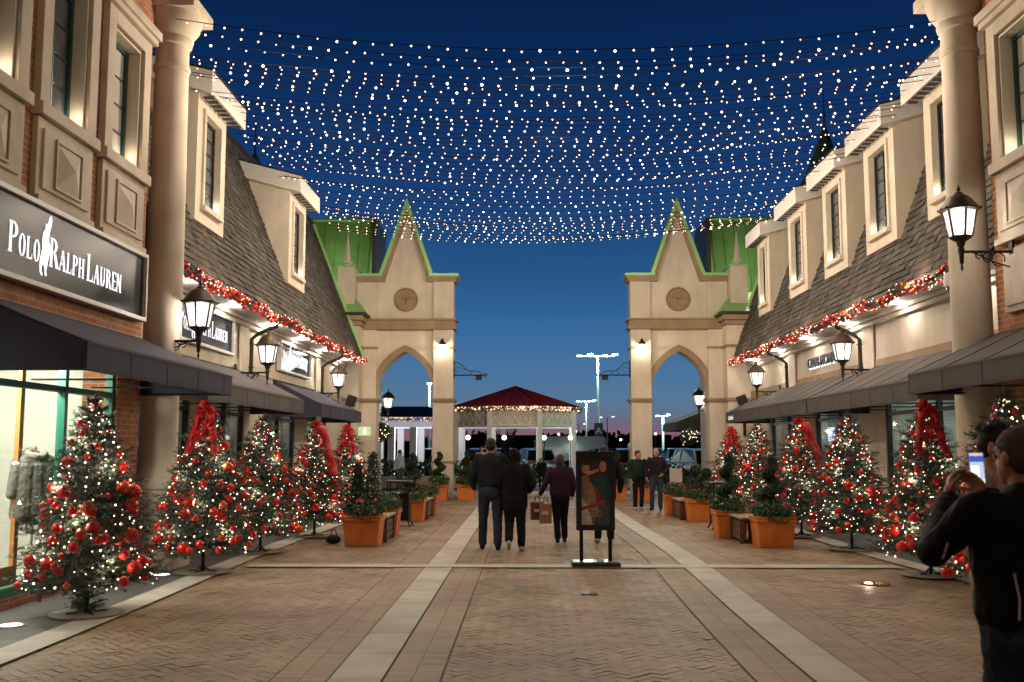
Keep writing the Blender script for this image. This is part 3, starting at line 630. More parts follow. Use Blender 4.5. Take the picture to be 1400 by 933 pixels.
# ------------------------------------------------------------ gate towers
XM = .915
def tower(mir, label):
    mx = (lambda x: XM - x) if mir else (lambda x: x)
    Y0, Y1 = 33.0, 33.75; b = thing('gate_tower', (mx(-4.0), 33.4, 0), label, 'tower', 'pair of gothic gate towers')
    def bx(mb, x0, x1, *r): mb.box(*sorted((mx(x0), mx(x1))), *r)
    # front panel with pointed arch: polygons around the opening
    xl, xr, sp, ap = -4.95, -3.10, 3.35, 4.78; cxm = (xl + xr) / 2; arch = []
    N = 12; Rr = ((ap - sp) ** 2 + ((xr - xl) / 2) ** 2) / (xr - xl)
    def arc_pts(off=0.):
        R_ = Rr + off; left = []; a1 = math.acos((Rr - (xr - xl) / 2) / R_)
        for i in range(N + 1):
            a = a1 * i / N; left.append((xl + Rr - R_ * math.cos(a), sp + R_ * math.sin(a)))
        return left + [(2 * cxm - p[0], p[1]) for p in left[::-1][1:]]
    A = arc_pts(); M_ = FY(Y0 + .06)
    def mp(pts): return [(mx(u), v) for u, v in pts]
    w_ = MB()
    # spandrels split per step up to z=5.5
    for i in range(len(A) - 1):
        w_.prism(mp([A[i], A[i + 1], (A[i + 1][0], 5.6), (A[i][0], 5.6)]), M_, -.6, 0)
    for x0, x1 in ((-5.62, xl), (xr, -2.45)): w_.prism(mp([(x0, 0), (x1, 0), (x1, 5.6), (x0, 5.6)]), M_, -.6, 0)
    top = [(-5.62, 5.6), (-2.45, 5.6), (-2.45, 7.18), (-3.30, 7.18), (-4.02, 9.45), (-4.74, 7.18), (-5.62, 7.18)]
    w_.prism(mp([(-5.62, 5.6), (-2.45, 5.6), (-2.45, 7.18), (-5.62, 7.18)]), M_, -.6, 0); w_.prism(mp([(-4.72, 7.18), (-3.32, 7.18), (-4.02, 9.45)]), M_, -.6, 0)
    w_.build('wall', STUCCO, b)
    # pylons proud of the panel
    p = MB(); bx(p, -3.10, -2.44, Y0 - .06, Y0 + .058, 0, 5.5); bx(p, -3.10, -2.44, Y0 - .06, Y0 + .058, 5.86, 7.10); bx(p, -5.64, -4.96, Y0 - .06, Y0 + .058, 0, 5.5); bx(p, -5.64, -4.96, Y0 - .0, Y0 + .058, 5.86, 7.10)
    p.build('pylon', STUCCO, b, bev=.01)
    t = MB()
    for x0, x1, in ((-3.16, -2.38), (-5.70, -4.90)):
        for z0, z1, e in ((3.10, 3.16, .03), (3.16, 3.24, .07), (4.86, 4.93, .03), (1.15, 1.21, .03)):
            bx(t, x0 + .06 - e, x1 - .06 + e, Y0 - .06 - e, Y0 + .70 + e, z0, z1)
    bx(t, -5.72, -2.36, Y0 - .14, Y0 + .75, 5.5, 5.62); bx(t, -5.68, -2.40, Y0 - .10, Y0 + .75, 5.62, 5.80); bx(t, -5.74, -2.34, Y0 - .16, Y0 + .75, 5.80, 5.86)
    bx(t, -3.34, -2.36, Y0 - .12, Y0 + .72, 7.08, 7.16); bx(t, -3.34, -2.32, Y0 - .16, Y0 + .74, 7.16, 7.25); bx(t, -5.74, -4.72, Y0 - .12, Y0 + .72, 7.08, 7.16); bx(t, -5.76, -4.72, Y0 - .16, Y0 + .74, 7.16, 7.25)
    # arch trim: two stepped rings
    for off, th, dd in ((.0, .13, .085), (.13, .07, .05)):
        a0 = arc_pts(off); a1 = arc_pts(off + th)
        for i in range(len(a0) - 1): t.prism(mp([a0[i], a0[i + 1], a1[i + 1], a1[i]]), FY(Y0 + .06), .001, dd)
    # gable rakes
    for sg in (-1, 1):
        bx_, tx_ = -4.02 + sg * .72, -4.02
        t.prism(mp([(bx_, 7.08), (bx_ + sg * .10, 7.25), (tx_ + sg * .0, 9.66), (tx_, 9.30)] if True else []), FY(Y0 + .06), .001, .12)
    t.build('cornice', TRIM, b)
    gm = MB()
    bx(gm, -3.26, -2.28, Y0 - .22, Y0 + .78, 7.252, 7.34); bx(gm, -5.80, -4.80, Y0 - .22, Y0 + .78, 7.252, 7.34)
    for sg in (-1, 1):
        bx_ = -4.02 + sg * .80
        gm.prism(mp([(bx_, 7.26), (bx_ + sg * .10, 7.34), (-4.02, 9.90), (-4.02, 9.60)]), FY(Y0 + .06), -.62, .17)
    gm.build('green_coping', GREENTRIM, b)
    # round medallion with three circles
    md = MB(); md.lathe([(.40, 0), (.40, .05), (.36, .07), (.35, .05), (.34, .02)], 36, M=FY(Y0 + .059) @ Matrix.Translation((mx(-4.02), 6.50, 0)))
    for a in (90, 210, 330):
        q = [(.155, .02), (.155, .035), (.13, .035), (.12, .022)]; md.lathe(q, 20, M=FY(Y0 + .059) @ Matrix.Translation((mx(-4.02) + .155 * math.cos(R(a)), 6.50 + .155 * math.sin(R(a)), 0)))
    md.build('medallion', TRIM, b, smooth=True)
    # projecting corner block with pinnacle
    c = MB(); bx(c, -6.35, -5.42, 32.2, Y0 + .055, 0, 5.55); bx(c, -6.2, -5.65, 32.5, 33.7, 5.55, 7.50); c.build('corner_block', STUCCO, b)
    c = MB(); bx(c, -6.45, -5.36, 32.1, 33.1, 5.55, 5.70); bx(c, -6.50, -5.28, 32.0, 33.1, 5.70, 5.86); bx(c, -6.40, -5.37, 32.14, 33.1, 4.84, 4.92); bx(c, -6.40, -5.37, 32.14, 33.1, 3.12, 3.22); c.build('corner_cornice', TRIM, b, bev=.01)
    g_ = MB(); 
    bx(g_, -6.25, -5.60, 32.45, 33.75, 7.5, 7.56)
    g_._add([(mx(-6.6), 31.95, 5.95), (mx(-5.2), 31.95, 5.95), (mx(-5.2), 33.1, 5.95), (mx(-6.6), 33.1, 5.95), (mx(-6.5), 33.1, 6.75), (mx(-5.7), 33.0, 6.6)], [(0, 1, 5, 4), (1, 2, 5), (2, 3, 4, 5), (3, 0, 4), (0, 3, 2, 1)])
    g_.build('skirt_roof', GREENTRIM, b)
    g_ = MB(); bx(g_, -6.62, -5.18, 31.93, 33.1, 5.87, 5.95); g_.build('gutter', BRONZE, b)
    pn = MB(); pn.lathe([(.12, 0), (.12, .10), (.18, .12), (.18, .17), (.13, .19), (.13, .22), (.10, .30), (.012, 1.15)], 14, (mx(-5.95), 32.9, 7.56)); pn.build('pinnacle', STUCCO, b, smooth=True)
    # sconce on the pylon
    sc = MB(); sc.lathe([(.10, 0), (.12, .05), (.05, .14), (.03, .2)], 12, (mx(-2.80), Y0 - .14, 4.98)); s_ = sc.build('sconce', BRONZE, b, smooth=True)
    e = MB(); e.lathe([(.085, 0), (.085, .02)], 12, (mx(-2.80), Y0 - .14, 4.962)); e.build('sconce_lamp', emis('sconce_glow', (1, .88, .7), 14), s_)
    light('sconce_light', (mx(-2.80), Y0 - .17, 4.90), 7, (1, .85, .62), .04)
    # wrought iron bracket towards the gap
    t = thing('iron_bracket', (mx(-2.44), 33.3, 4.0), 'black wrought iron bracket on the %s gate pylon' % ('right' if mir else 'left'), 'bracket', 'wrought iron brackets over the passage')
    i_ = MB(); i_.tube([(mx(-2.44), 33.3, 4.02), (mx(-1.35), 33.3, 4.02)], .022, 6); i_.tube([(mx(-2.43), 33.3, 3.95), (mx(-2.43), 33.3, 4.5)], .022, 6)
    i_.tube([(mx(-2.43 + .9 * u), 33.3, 4.42 - .38 * u + .06 * math.sin(u * 9)) for u in [k / 12 for k in range(13)]], .012, 5)
    for cx_, cz_, rr in ((-2.30, 4.2, .09), (-2.08, 4.15, .07), (-1.88, 4.11, .05), (-1.42, 4.02, .07)):
        i_.tube([(mx(cx_) + rr * math.cos(a), 33.3, cz_ + rr * math.sin(a)) for a in [k * .5 for k in range(12)]], .010, 5)
    i_.build('iron_scroll', IRON, t); i_ = MB(); i_.box(*sorted((mx(-1.72), mx(-1.50))), 33.22, 33.38, 3.86, 4.0); i_.build('lamp_box', IRON, t)
    return b
tower(False, 'left gothic gate tower with pointed arch and green coping')
tower(True, 'right gothic gate tower with pointed arch and green coping')
def green_hall(mir, label):
    mx = (lambda x: XM - x) if mir else (lambda x: x)
    b = thing('green_roofed_hall', (mx(-8.0), 37, 0), label, 'building')
    m = MB(); m.box(*sorted((mx(-12), mx(-5.35))), 34.3, 37, 0, 6.2); m.build('wall', STUCCO, b)
    m = MB(); X = [-12.4, -5.5, -5.4, -11]; y0, y1 = 34.2, 37.2
    vs = [(mx(-12.4), y0, 6.1), (mx(-5.45), y0, 6.1), (mx(-5.45), y1, 6.1), (mx(-12.4), y1, 6.1), (mx(-12.4), y0 + 1.4, 9.75), (mx(-5.45), y0 + 1.4, 9.75), (mx(-5.45), y1 - 1.4, 9.75), (mx(-12.4), y1 - 1.4, 9.75)]
    m._add(vs, [(0, 1, 5, 4), (1, 2, 6, 5), (2, 3, 7, 6), (3, 0, 4, 7), (4, 5, 6, 7), (0, 3, 2, 1)]); r_ = m.build('roof', GREENROOF, b)
    m = MB()
    for i in range(18):
        x = mx(-5.6 - i * .40); m.tube([(x, y0 - .012, 6.12), (x, y0 + 1.388, 9.76)], .022, 4)
    m.build('standing_seam', GREENROOF, r_)
    m = MB(); m.tube([(mx(-5.45), y0 - .01, 6.1), (mx(-5.45), y0 + 1.4, 9.77)], .07, 4); m.tube([(mx(-12), y0 + 1.4, 9.77), (mx(-5.42), y0 + 1.4, 9.77)], .07, 4); m.build('ridge_trim', GREENTRIM, r_)
    m = MB(); m.box(*sorted((mx(-5.44), mx(-5.30))), y0 + .5, y1, 6.1, 9.6); m.build('gable_end', BRONZE, b)
    return b
green_hall(False, 'steep bright green metal roof rising behind the left gate tower')
for x_ in (-6.6, XM + 6.6): light('roof_flood', (x_, 33.5, 8.3), 14, (1, .9, .7), .1)
green_hall(True, 'steep bright green metal roof rising behind the right gate tower')
# green rake strips at the far wing ends
for s, xe, k, y in ((-1, -5.25, .385, 32.35), (1, 6.5, .36, 32.65)):
    m = MB(); d = -s; m.tube([(xe - d * .65, y, 5.95), (xe - d * k * 4.6 - d * .15, y, 8.85)], .14, 4); m.build('rake_flashing', GREENTRIM, WL if s < 0 else WR)

# ------------------------------------------------------------ lanterns
def lantern(s, scale=1.0):
    """finial tip at z=0, lamp axis at origin; arm runs to the wall (towards s*X)"""
    t = thing('wall_lantern', (0, 0, 0), 'x', 'lantern', 'black wall lanterns along the shopfronts')
    m = MB(); m.lathe([(.004, 0), (.018, .04), (.010, .08), (.026, .11), (.030, .2), (.045, .27), (.035, .31), (.05, .34), (.06, .38), (.135, .425), (.14, .44)], 12); m.build('lamp_stem', BRONZE, t, smooth=True)
    g_ = MB(); hx = lambda r, z: [(r * math.cos(PI / 3 * k + PI / 6), r * math.sin(PI / 3 * k + PI / 6), z) for k in range(6)]
    a, c = hx(.130, .445), hx(.195, .775)
    g_._add(a + c, [(k, (k + 1) % 6, 6 + (k + 1) % 6, 6 + k) for k in range(6)]); g_.build('lamp_glass', LAMPG, t)
    f = MB(); a, c = hx(.138, .44), hx(.204, .78)
    for k in range(6): f.tube([a[k], c[k]], .014, 5); f.tube([a[k], a[(k + 1) % 6]], .010, 5); f.tube([c[k], c[(k + 1) % 6]], .012, 5)
    f.build('lamp_frame', BRONZE, t)
    m = MB(); m.lathe([(.245, .775), (.25, .80), (.225, .83), (.20, .86), (.15, .93), (.10, .97), (.055, .99), (.05, 1.01), (.028, 1.02), (.015, 1.035), (.028, 1.05), (.022, 1.07), (.004, 1.12)], 12)
    for k in range(6): m.ball((.25 * math.cos(PI / 3 * k + PI / 6), .25 * math.sin(PI / 3 * k + PI / 6), .80), .018, 5, 4)
    m.build('lamp_cap', BRONZE, t, smooth=True)
    bl = MB(); bl.lathe([(.02, .455), (.03, .50), (.045, .55), (.045, .60), (.03, .65), (.01, .68)], 12); bl.build('lamp_bulb', emis('lamp_bulb', (1, .9, .76), 14), t, smooth=True)
    L = .62; br = MB(); br.tube([(s * .02, 0, .25), (s * L, 0, .25)], .018, 6); br.box(*sorted((s * L, s * (L + .03))), -.05, .05, .0, .42)
    for cxx, rr in ((.46, .085), (.33, .06), (.22, .04)):
        br.tube([(s * (cxx + rr * math.cos(a_)), 0, .25 - rr - .01 + rr * math.sin(a_)) for a_ in [q * .45 - .4 for q in range(13)]], .009, 5)
    br.tube([(s * L, 0, .05), (s * .40, 0, .12), (s * .15, 0, .24)], .010, 5); br.build('bracket', IRON, t)
    return t
def put_lantern(proto, loc, label, sc=1.0, first=False, power=0):
    o = proto if first else copy_tree(proto); o.location = loc; o['label'] = label; o.scale = (sc,) * 3
    return o
lpL = lantern(-1); lpR = lantern(1)
put_lantern(lpL, (-4.60, 14.0, 2.88), 'nearest left wall lantern hanging beside the pale round column', 1.0, True)
put_lantern(lpL, (-5.18, 20.0, 2.88), 'middle left lantern on the cream wall between the two smaller signs')
put_lantern(lpL, (-5.26, 28.0, 2.90), 'farthest left wall lantern near the end of the garland')
put_lantern(lpR, (5.48, 12.7, 3.86), 'highest and nearest right lantern on the brick wall', 1.0, True)
put_lantern(lpR, (6.42, 20.7, 2.98), 'right lantern in front of the dark wall lettering')
put_lantern(lpR, (6.38, 28.3, 2.95), 'farthest lantern on the right cream wall by the roof end')
put_lantern(lpL, (-5.0, 36.2, 2.62), 'small lantern seen through the left pointed arch')
put_lantern(lpR, (6.12, 36.4, 2.72), 'small lantern seen through the right pointed arch')
put_lantern(lpR, (6.42, 37.2, 2.72), 'small lantern tucked behind the one in the right arch')

for i, y in enumerate((5.6, -1.5, -8.5)):  # unseen lanterns, added to light the columns from the camera side
    put_lantern(lpL, (-4.58, y, 3.86), ('left', 'second left', 'third left')[i] + ' brick wall lantern added behind the view')
    put_lantern(lpR, (5.48, y, 3.86), ('right', 'second right', 'third right')[i] + ' brick wall lantern added behind the view')
for y in (9, 3, -4): light('string_and_fill_glow', (.45, y, 7.6), 30, (1, .80, .58), .12)  # added fill for the foreground; no bulb strings hang here
for o in list(COL.objects):
    if o.name.startswith('wall_lantern'): light('lantern_light', (o.location.x, o.location.y, o.location.z + .60 * o.scale.z), 80, (1, .90, .77), .05)
# ------------------------------------------------------------ overhead string lights
rnd = random.Random(3)
bulb_mes = []
for rr_, mm_ in ((.0125, emis('bulb_dim', (1, .56, .36), 1.7)), (.014, BULB), (.0185, emis('bulb_bright', (1, .76, .54), 6.0))):
    sock = MB(); sock.ball((0, 0, 0), rr_, 6, 5); k_ = sock.mesh('bulb'); k_.materials.append(mm_); k_.shade_smooth(); bulb_mes.append(k_)
WIRE = mat('string_wire', (.012, .012, .012), .9, spec=.05)
ys_px = [72, 85, 95, 119, 124, 140, 146, 162, 175, 182, 189, 195, 206, 213, 221, 227, 242, 251, 257, 263, 270, 284, 299, 306, 313, 320, 327, 332]
ys_px = sorted(ys_px + [106, 131, 153, 168, 201, 217, 234, 246, 277, 291, 302, 310, 316, 324, 329])
_w = ['', 'first', 'second', 'third', 'fourth', 'fifth', 'sixth', 'seventh', 'eighth', 'ninth', 'tenth', 'eleventh', 'twelfth', 'thirteenth', 'fourteenth', 'fifteenth', 'sixteenth', 'seventeenth', 'eighteenth', 'nineteenth']
ORD = [(_w[n] if n < 20 else {20: 'twentieth', 30: 'thirtieth', 40: 'fortieth'}[n] if n % 10 == 0 else {2: 'twenty', 3: 'thirty', 4: 'forty'}[n // 10] + '-' + _w[n % 10]) for n in range(1, 46)]
for i, py in enumerate(ys_px):
    # elevation angle of this row on the street axis gives its distance for a net hanging about 7.2-7.6 m up
    ang = math.tan(pitch + math.atan((CY - py) / FPX)); zc = 7.2
    for _ in range(6): Y = (zc - EYE) / ang; zc = 7.18 + .026 * (Y - 13.8)
    tk = min(1, (Y - 13.6) / 3); xl = -4.95 - .75 * tk; xr = 6.0 + .75 * tk; sag = .46 + .05 * (Y - 13.8) / 14; ze = zc + sag
    t = thing('string_light', (0, Y, zc), ('%s string of warm bulbs hung across the street, counted from the front' % ORD[i]), 'string lights', 'bulb strings hung across the street')
    xm = (xl + xr) / 2; fx = lambda x: zc + sag * ((x - xm) / ((xr - xl) / 2)) ** 2
    yoff = rnd.uniform(-.05, .05); skew = rnd.uniform(-.15, .15); sk2 = rnd.uniform(-.1, .1)
    yy = lambda x: Y + yoff + skew * (x - xm) / 6
    wr = MB(); wr.tube([(xl + (xr - xl) * k / 24, yy(xl + (xr - xl) * k / 24), fx(xl + (xr - xl) * k / 24) + sk2 * (xl + (xr - xl) * k / 24 - xm) / 6 + .028) for k in range(25)], .006, 4); wr.build('wire', WIRE, t)
    x = xl + rnd.uniform(.05, .25)
    while x < xr:
        o = bpy.data.objects.new('bulb', rnd.choices(bulb_mes, [5, 6, 1.6])[0]); COL.objects.link(o); o.parent = t
        o.location = (x, yy(x) - Y, fx(x) + sk2 * (x - xm) / 6 - zc + rnd.uniform(-.012, .012)); sc_ = rnd.uniform(.8, 1.15); o.scale = (sc_,) * 3; x += .262 + rnd.uniform(-.015, .015)
for Y in (14.5, 18, 21.5, 25, 28.5):
    for x in (-3.6, .45, 4.5): light('string_and_fill_glow', (x, Y, 6.75), 44, (1, .84, .66), .12)

# ------------------------------------------------------------ garlands on the eaves
def ribbon_strip(mb, pts, wdir, wd):
    n = len(pts); vs = []
    for p in pts: p = Vector(p); vs += [p - Vector(wdir) * wd / 2, p + Vector(wdir) * wd / 2]
    mb._add(vs, [(2 * i, 2 * i + 1, 2 * i + 3, 2 * i + 2) for i in range(n - 1)])
def needles(mb, p, q, r_, n, ln=.035, wd=.006):
    p = Vector(p); q = Vector(q); t = (q - p)
    if t.length < 1e-4: return
    t.normalize(); u = t.orthogonal().normalized(); v = t.cross(u)
    for i in range(n):
        f_ = (i + r_.random()) / n; b = p.lerp(q, f_); a = r_.uniform(0, 2 * PI); d = (u * math.cos(a) + v * math.sin(a)) * .8 + t * .65; d.normalize()
        e = b + d * ln * r_.uniform(.7, 1.2); sd = d.cross(t).normalized() * wd; mb._add([b - sd, b + sd, e], [(0, 1, 2)])
bme = {}
for nm, m_ in (('glossy', BAUBLE), ('matt', BAUBLEM), ('orange', BAUBLEO)):
    k = MB(); k.ball((0, 0, 0), 1.0, 16, 10); k.lathe([(.16, .95), (.16, 1.12), (.05, 1.14), (.05, 1.22)], 8)
    me = k.mesh('bauble'); me.materials.append(m_); me.materials.append(GOLD)
    for p in me.polygons: p.material_index = 1 if p.center.z > .93 and p.area < .2 and abs(p.center.x) < .2 and p.center.z > 1.0 else 0
    me.shade_smooth(); bme[nm] = me
def bauble(parent, loc, r, r_, kind=None):
    nm = kind or r_.choices(['glossy', 'matt', 'orange'], [6, 3, 1])[0]
    o = bpy.data.objects.new('bauble', bme[nm]); COL.objects.link(o); o.parent = parent; o.location = loc; o.scale = (r,) * 3; o.rotation_euler = (r_.uniform(-.3, .3), r_.uniform(-.3, .3), r_.uniform(0, 6)); return o
def garland(x, y0, y1, z, label, seed, s):
    r_ = random.Random(seed); t = thing('garland', (x, (y0 + y1) / 2, z), label, 'garland', 'red bauble garlands along the eaves'); L = y1 - y0
    P = lambda f_: Vector((x + .03 * math.sin(f_ * L * 2), y0 + L * f_, z - .05 + .03 * math.sin(f_ * L * 3.1)))
    g_ = MB(); n = int(L * 70)
    for i in range(n):
        c = P(i / n); a = r_.uniform(0, 2 * PI); rr = r_.uniform(.02, .10); d = Vector((math.cos(a) * rr, r_.uniform(-.08, .08), math.sin(a) * rr)); needles(g_, c + d * .2, c + d * 1.25, r_, 9, .05, .006)
    g_.build('fir_garland', NEEDLE, t)
    far = sorted([r_.random() for _ in range(int(L * 19))]); tot = len(far); mb = MB()
    for i, f_ in enumerate(far):
        a = r_.uniform(0, 2 * PI); rr = r_.uniform(.05, .10); c = P(f_) + Vector((math.cos(a) * rr, 0, math.sin(a) * rr)); rad = r_.uniform(.028, .045)
        if i < 100: bauble(t, c - t.location, rad, r_)
        else: mb.ball(tuple(c), rad, 10, 7)
    o = mb.build('baubles', BAUBLE, t, smooth=True); o['kind'] = 'stuff'
    fl = MB()
    for i in range(int(L * 19)):
        c = P(r_.random()); a = r_.uniform(0, 2 * PI); rr = r_.uniform(.07, .12); fl.ball((c.x + math.cos(a) * rr, c.y, c.z + math.sin(a) * rr), .0085, 5, 4)
    o = fl.build('fairy_lights', FAIRY, t)
    for i in range(5):
        light('garland_glow', (x - s * .18, y0 + L * (i + .5) / 5, z + .02), 5, (1, .6, .42), .05)
garland(-5.17, 14.9, 31.9, 4.36, 'red bauble garland with lights along the left eave', 2, -1)
garland(6.42, 14.9, 32.4, 4.36, 'red bauble garland with lights along the right eave', 4, 1)

# ------------------------------------------------------------ christmas trees
def tree_proto(seed, h=2.2, rad=.74, nb=46, bow=0):
    r_ = random.Random(seed); t = thing('christmas_tree', (0, 0, 0), 'x', 'christmas tree', 'lit christmas trees in front of the shops')
    m = MB(); m.lathe([(.0, .012), (.36, .012), (.36, .028), (.0, .028)], 36); m.build('base_plate', mat('tree_base', (.30, .26, .21), .6, var=.2), t)
    m = MB(); m.tube([(0, 0, .02), (0, 0, .5), (.01, .01, h * .96)], [.024, .022, .008], 8)
    for k in range(4): a = k * PI / 2 + .4; m.tube([(0, 0, .12), (.09 * math.cos(a), .09 * math.sin(a), .035), (.2 * math.cos(a), .2 * math.sin(a), .034)], .008, 5)
    m.build('trunk', IRON, t)
    fo = MB(); tw = MB(); tips = []; zb = .36
    levels = 20
    for L in range(levels):
        f_ = L / (levels - 1); z = zb + (h - .12 - zb) * f_ ** .93; Rr = rad * (1 - f_) ** .74 * (1.0 if f_ > .06 else .9) + .045; n = max(4, int(19 * (1 - f_) ** .7) + 3); ph = r_.uniform(0, 6)
        for k in range(n):
            a = ph + 2 * PI * k / n + r_.uniform(-.16, .16); rl = Rr * r_.choices([r_.uniform(.82, 1.06), r_.uniform(.6, .85), r_.uniform(1.05, 1.22)], [6, 2, 1.3])[0]
            dz = r_.uniform(-.12, .05) * (1 - f_) + .06 * f_; pts = []
            S = 6
            for i in range(S + 1):
                u = i / S; pts.append(Vector((math.cos(a + .12 * u * r_.uniform(-1, 1)) * rl * u, math.sin(a) * rl * u, z + dz * u + .10 * u * u * rl - .05 * rl * u)))
            for i in range(S): needles(fo, pts[i], pts[i + 1], r_, 13 if i > 0 else 6, .044, .0055)
            tw.tube([pts[0], pts[3], pts[-1]], [.006, .005, .002], 3, cap=False)
            tips.append((pts[-1], rl, a))
            for i in range(2, S + 1):
                for sd in (-1, 1):
                    b = pts[i]; ln = rl * .34 * (1.25 - i / S * .75) + .04; aa = a + sd * r_.uniform(.55, .95); e = b + Vector((math.cos(aa) * ln, math.sin(aa) * ln, r_.uniform(-.05, .06)))
                    needles(fo, b, e, r_, max(7, int(ln * 115)), .042, .0055)
                    if i >= 4: tips.append((e, rl, aa))
    for k in range(5): a = k * 1.3; needles(fo, (0, 0, h - .16), (.03 * math.cos(a), .03 * math.sin(a), h + .02), r_, 16, .04, .005)
    fo.build('crown', NEEDLE, t); tw.build('branches', BARK, t)
    prof = lambda z: rad * max(0, 1 - (z - zb) / (h - .12 - zb)) ** .74 + .05
    placed = []
    for i in range(92):
        for _ in range(30):
            z = zb + (h - zb - .1) * (r_.random() ** 1.25); a = r_.uniform(0, 2 * PI); rr = prof(z) * r_.uniform(.82, 1.04); p = Vector((rr * math.cos(a), rr * math.sin(a), z - .03))
            if all((p - q).length > .12 for q in placed): break
        placed.append(p); rad_ = r_.choices([r_.uniform(.030, .040), r_.uniform(.042, .055), r_.uniform(.060, .078)], [4, 4.5, 3])[0]
        if z > 1.7: rad_ = min(rad_, .04)
        bauble(t, p, rad_, r_)
        if r_.random() < .07:
            q = p + Vector((r_.uniform(-.08, .08), r_.uniform(-.08, .08), r_.uniform(-.06, .06))); bauble(t, q, rad_ * .7, r_)
    fl = MB(); z = .3
    for i in range(360):
        z = .30 + (h - .38) * (i / 360) ** 1.25 + r_.uniform(-.04, .04); a = i * .53 + r_.uniform(-.3, .3); rr = prof(z) * (r_.uniform(.45, 1.0) if r_.random() < .5 else r_.uniform(.85, 1.03))
        fl.ball((rr * math.cos(a), rr * math.sin(a), z), .0068 if r_.random() < .8 else .0115, 5, 4)
    fl.build('fairy_lights', FAIRY, t)
    return t
def tree_bow(parent, kind, rz):
    """kind 1: full bow on top with tails; 2: long ribbon draping down one side"""
    r_ = random.Random(kind); m = MB(); h = 2.1
    def petal(ang, L, wd, c, tilt=0):
        d = Vector((math.cos(ang), -.25 + tilt, math.sin(ang))).normalized(); sd = Vector((-math.sin(ang), 0, math.cos(ang))); sd = (Matrix.Rotation(r_.uniform(-.6, .6), 3, d) @ sd); nrm = sd.cross(d).normalized(); nrm = nrm if nrm.y < 0 else -nrm
        n = 11; vs = []
        for i in range(n):
            u = i / (n - 1) * PI; p = c + d * L * math.sin(u * .5 if False else u) + nrm * (L * .42 * (1 - math.cos(u)) * .5 + .01); ww = wd * (.28 + .72 * math.sin(u)) ; rip = .012 * math.sin(i * 2.1 + ang * 3)
            vs += [p - sd * ww / 2 - nrm * (.03 * math.sin(u) + rip), p - sd * ww * .2 + nrm * rip, p + sd * ww * .2 - nrm * rip * .6, p + sd * ww / 2 - nrm * (.03 * math.sin(u) - rip)]
        m._add(vs, [q for i in range(n - 1) for q in [(4 * i + a_, 4 * i + a_ + 1, 4 * i + a_ + 5, 4 * i + a_ + 4) for a_ in range(3)]])
    if kind == 1:
        for ang in (-.35, .25, .8, 1.35, 1.8, 2.35, 2.9, 3.5): petal(ang + r_.uniform(-.15, .15), r_.uniform(.12, .18), .12, Vector((0, -.03, h)), r_.uniform(-.3, .1))
        for ang in (.0, 1.0, 2.1, 3.1, 4.1, 5.3): petal(ang, r_.uniform(.08, .11), .09, Vector((0, -.10, h - .02)), -.5)
        for zz, yy, xx in ((h - .19, -.15, .04), (h - .33, -.21, -.03)):
            for ang in (-.3, .9, 2.2, 3.4, 4.6): petal(ang + r_.uniform(-.3, .3), r_.uniform(.08, .13), .085, Vector((xx, yy, zz)), -.2)
    else:
        for ang in (.1, 1.0, 2.1, 3.0): petal(ang, .11, .11, Vector((0, -.03, h)))
    m.ball((0, 0, h), .05, 8, 6)
    for sd in ((-1, 1) if kind == 1 else (1,)):
        L = .55 if kind == 1 else .95; pts = []; n = 14; ww = .05 if kind == 1 else .085
        for i in range(n + 1):
            u = i / n; zz = h - L * u; rr = .08 + .40 * (h - zz) * .8; pts.append(Vector((sd * (.04 + .06 * u + rr * (.30 if kind == 1 else .75)), -(rr * (.85 if kind == 1 else .6)) - .06 - .03 * math.sin(u * 14), zz)))
        vs = []
        for i, p in enumerate(pts): vs += [p + Vector((-ww, 0, .0)), p + Vector((0, -.02, .0)), p + Vector((ww, 0, 0))]
        m._add(vs, [q for i in range(n) for q in ((3 * i, 3 * i + 1, 3 * i + 4, 3 * i + 3), (3 * i + 1, 3 * i + 2, 3 * i + 5, 3 * i + 4))])
    o = m.build('ribbon_bow', RIBBON, parent, world=False, smooth=True); so = o.modifiers.new('solid', 'SOLIDIFY'); so.thickness = .006; o.rotation_euler = (0, 0, rz)
    for k in range(4): bauble(o, (r_.uniform(-.15, .15), r_.uniform(-.2, -.1), h - r_.uniform(.15, .5)), .045, r_)
protos = [tree_proto(101, 2.22, .60), tree_proto(202, 2.22, .63), tree_proto(303, 2.18, .66)]
used = set()
TREES = [(-4.34, 10.1, 0, .3, 0, .98, 'nearest left christmas tree, without a bow, in front of the bright shop window'),
         (-4.27, 13.45, 1, 1.0, 1, 1.0, 'christmas tree with a big red bow beside the left round column pedestal'),
         (-4.20, 16.05, 2, 2.0, 0, .99, 'christmas tree with bare green tip, third from the front on the left'),
         (-3.95, 18.9, 0, 3.3, 2, .97, 'left christmas tree with red ribbon trailing down its right side, behind the nearest left planter'),
         (-4.15, 23.4, 1, 4.4, 1, .96, 'farthest left christmas tree with bright red bow beside the person in a cap'),
         (5.1, 10.9, 2, .9, 0, 1.04, 'christmas tree cut by the right edge of the frame behind the photographer'),
         (5.16, 13.3, 0, 1.7, 1, 1.0, 'right christmas tree with a big red bow beside the man holding up a phone'),
         (5.20, 16.6, 1, 2.2, 0, 1.0, 'right christmas tree with bare green tip in front of the large shop window'),
         (5.05, 19.05, 2, 5.0, 2, 1.0, 'right christmas tree with red ribbon trailing down its right side, behind the nearest right planter'),
         (5.15, 22.9, 0, 4.1, 0, .99, 'right christmas tree without a bow behind the black bin'),
         (5.3, 26.6, 1, .2, 1, .97, 'farthest right christmas tree with small red bow by the wing end')]
for x, y, v, rz, bow, sc_, lab in TREES:
    o = protos[v] if v not in used else copy_tree(protos[v]); used.add(v)
    o['_b'] = bow; o.location = (x, y, .012); o.rotation_euler = (0, 0, rz); o.scale = (sc_,) * 3; o['label'] = lab
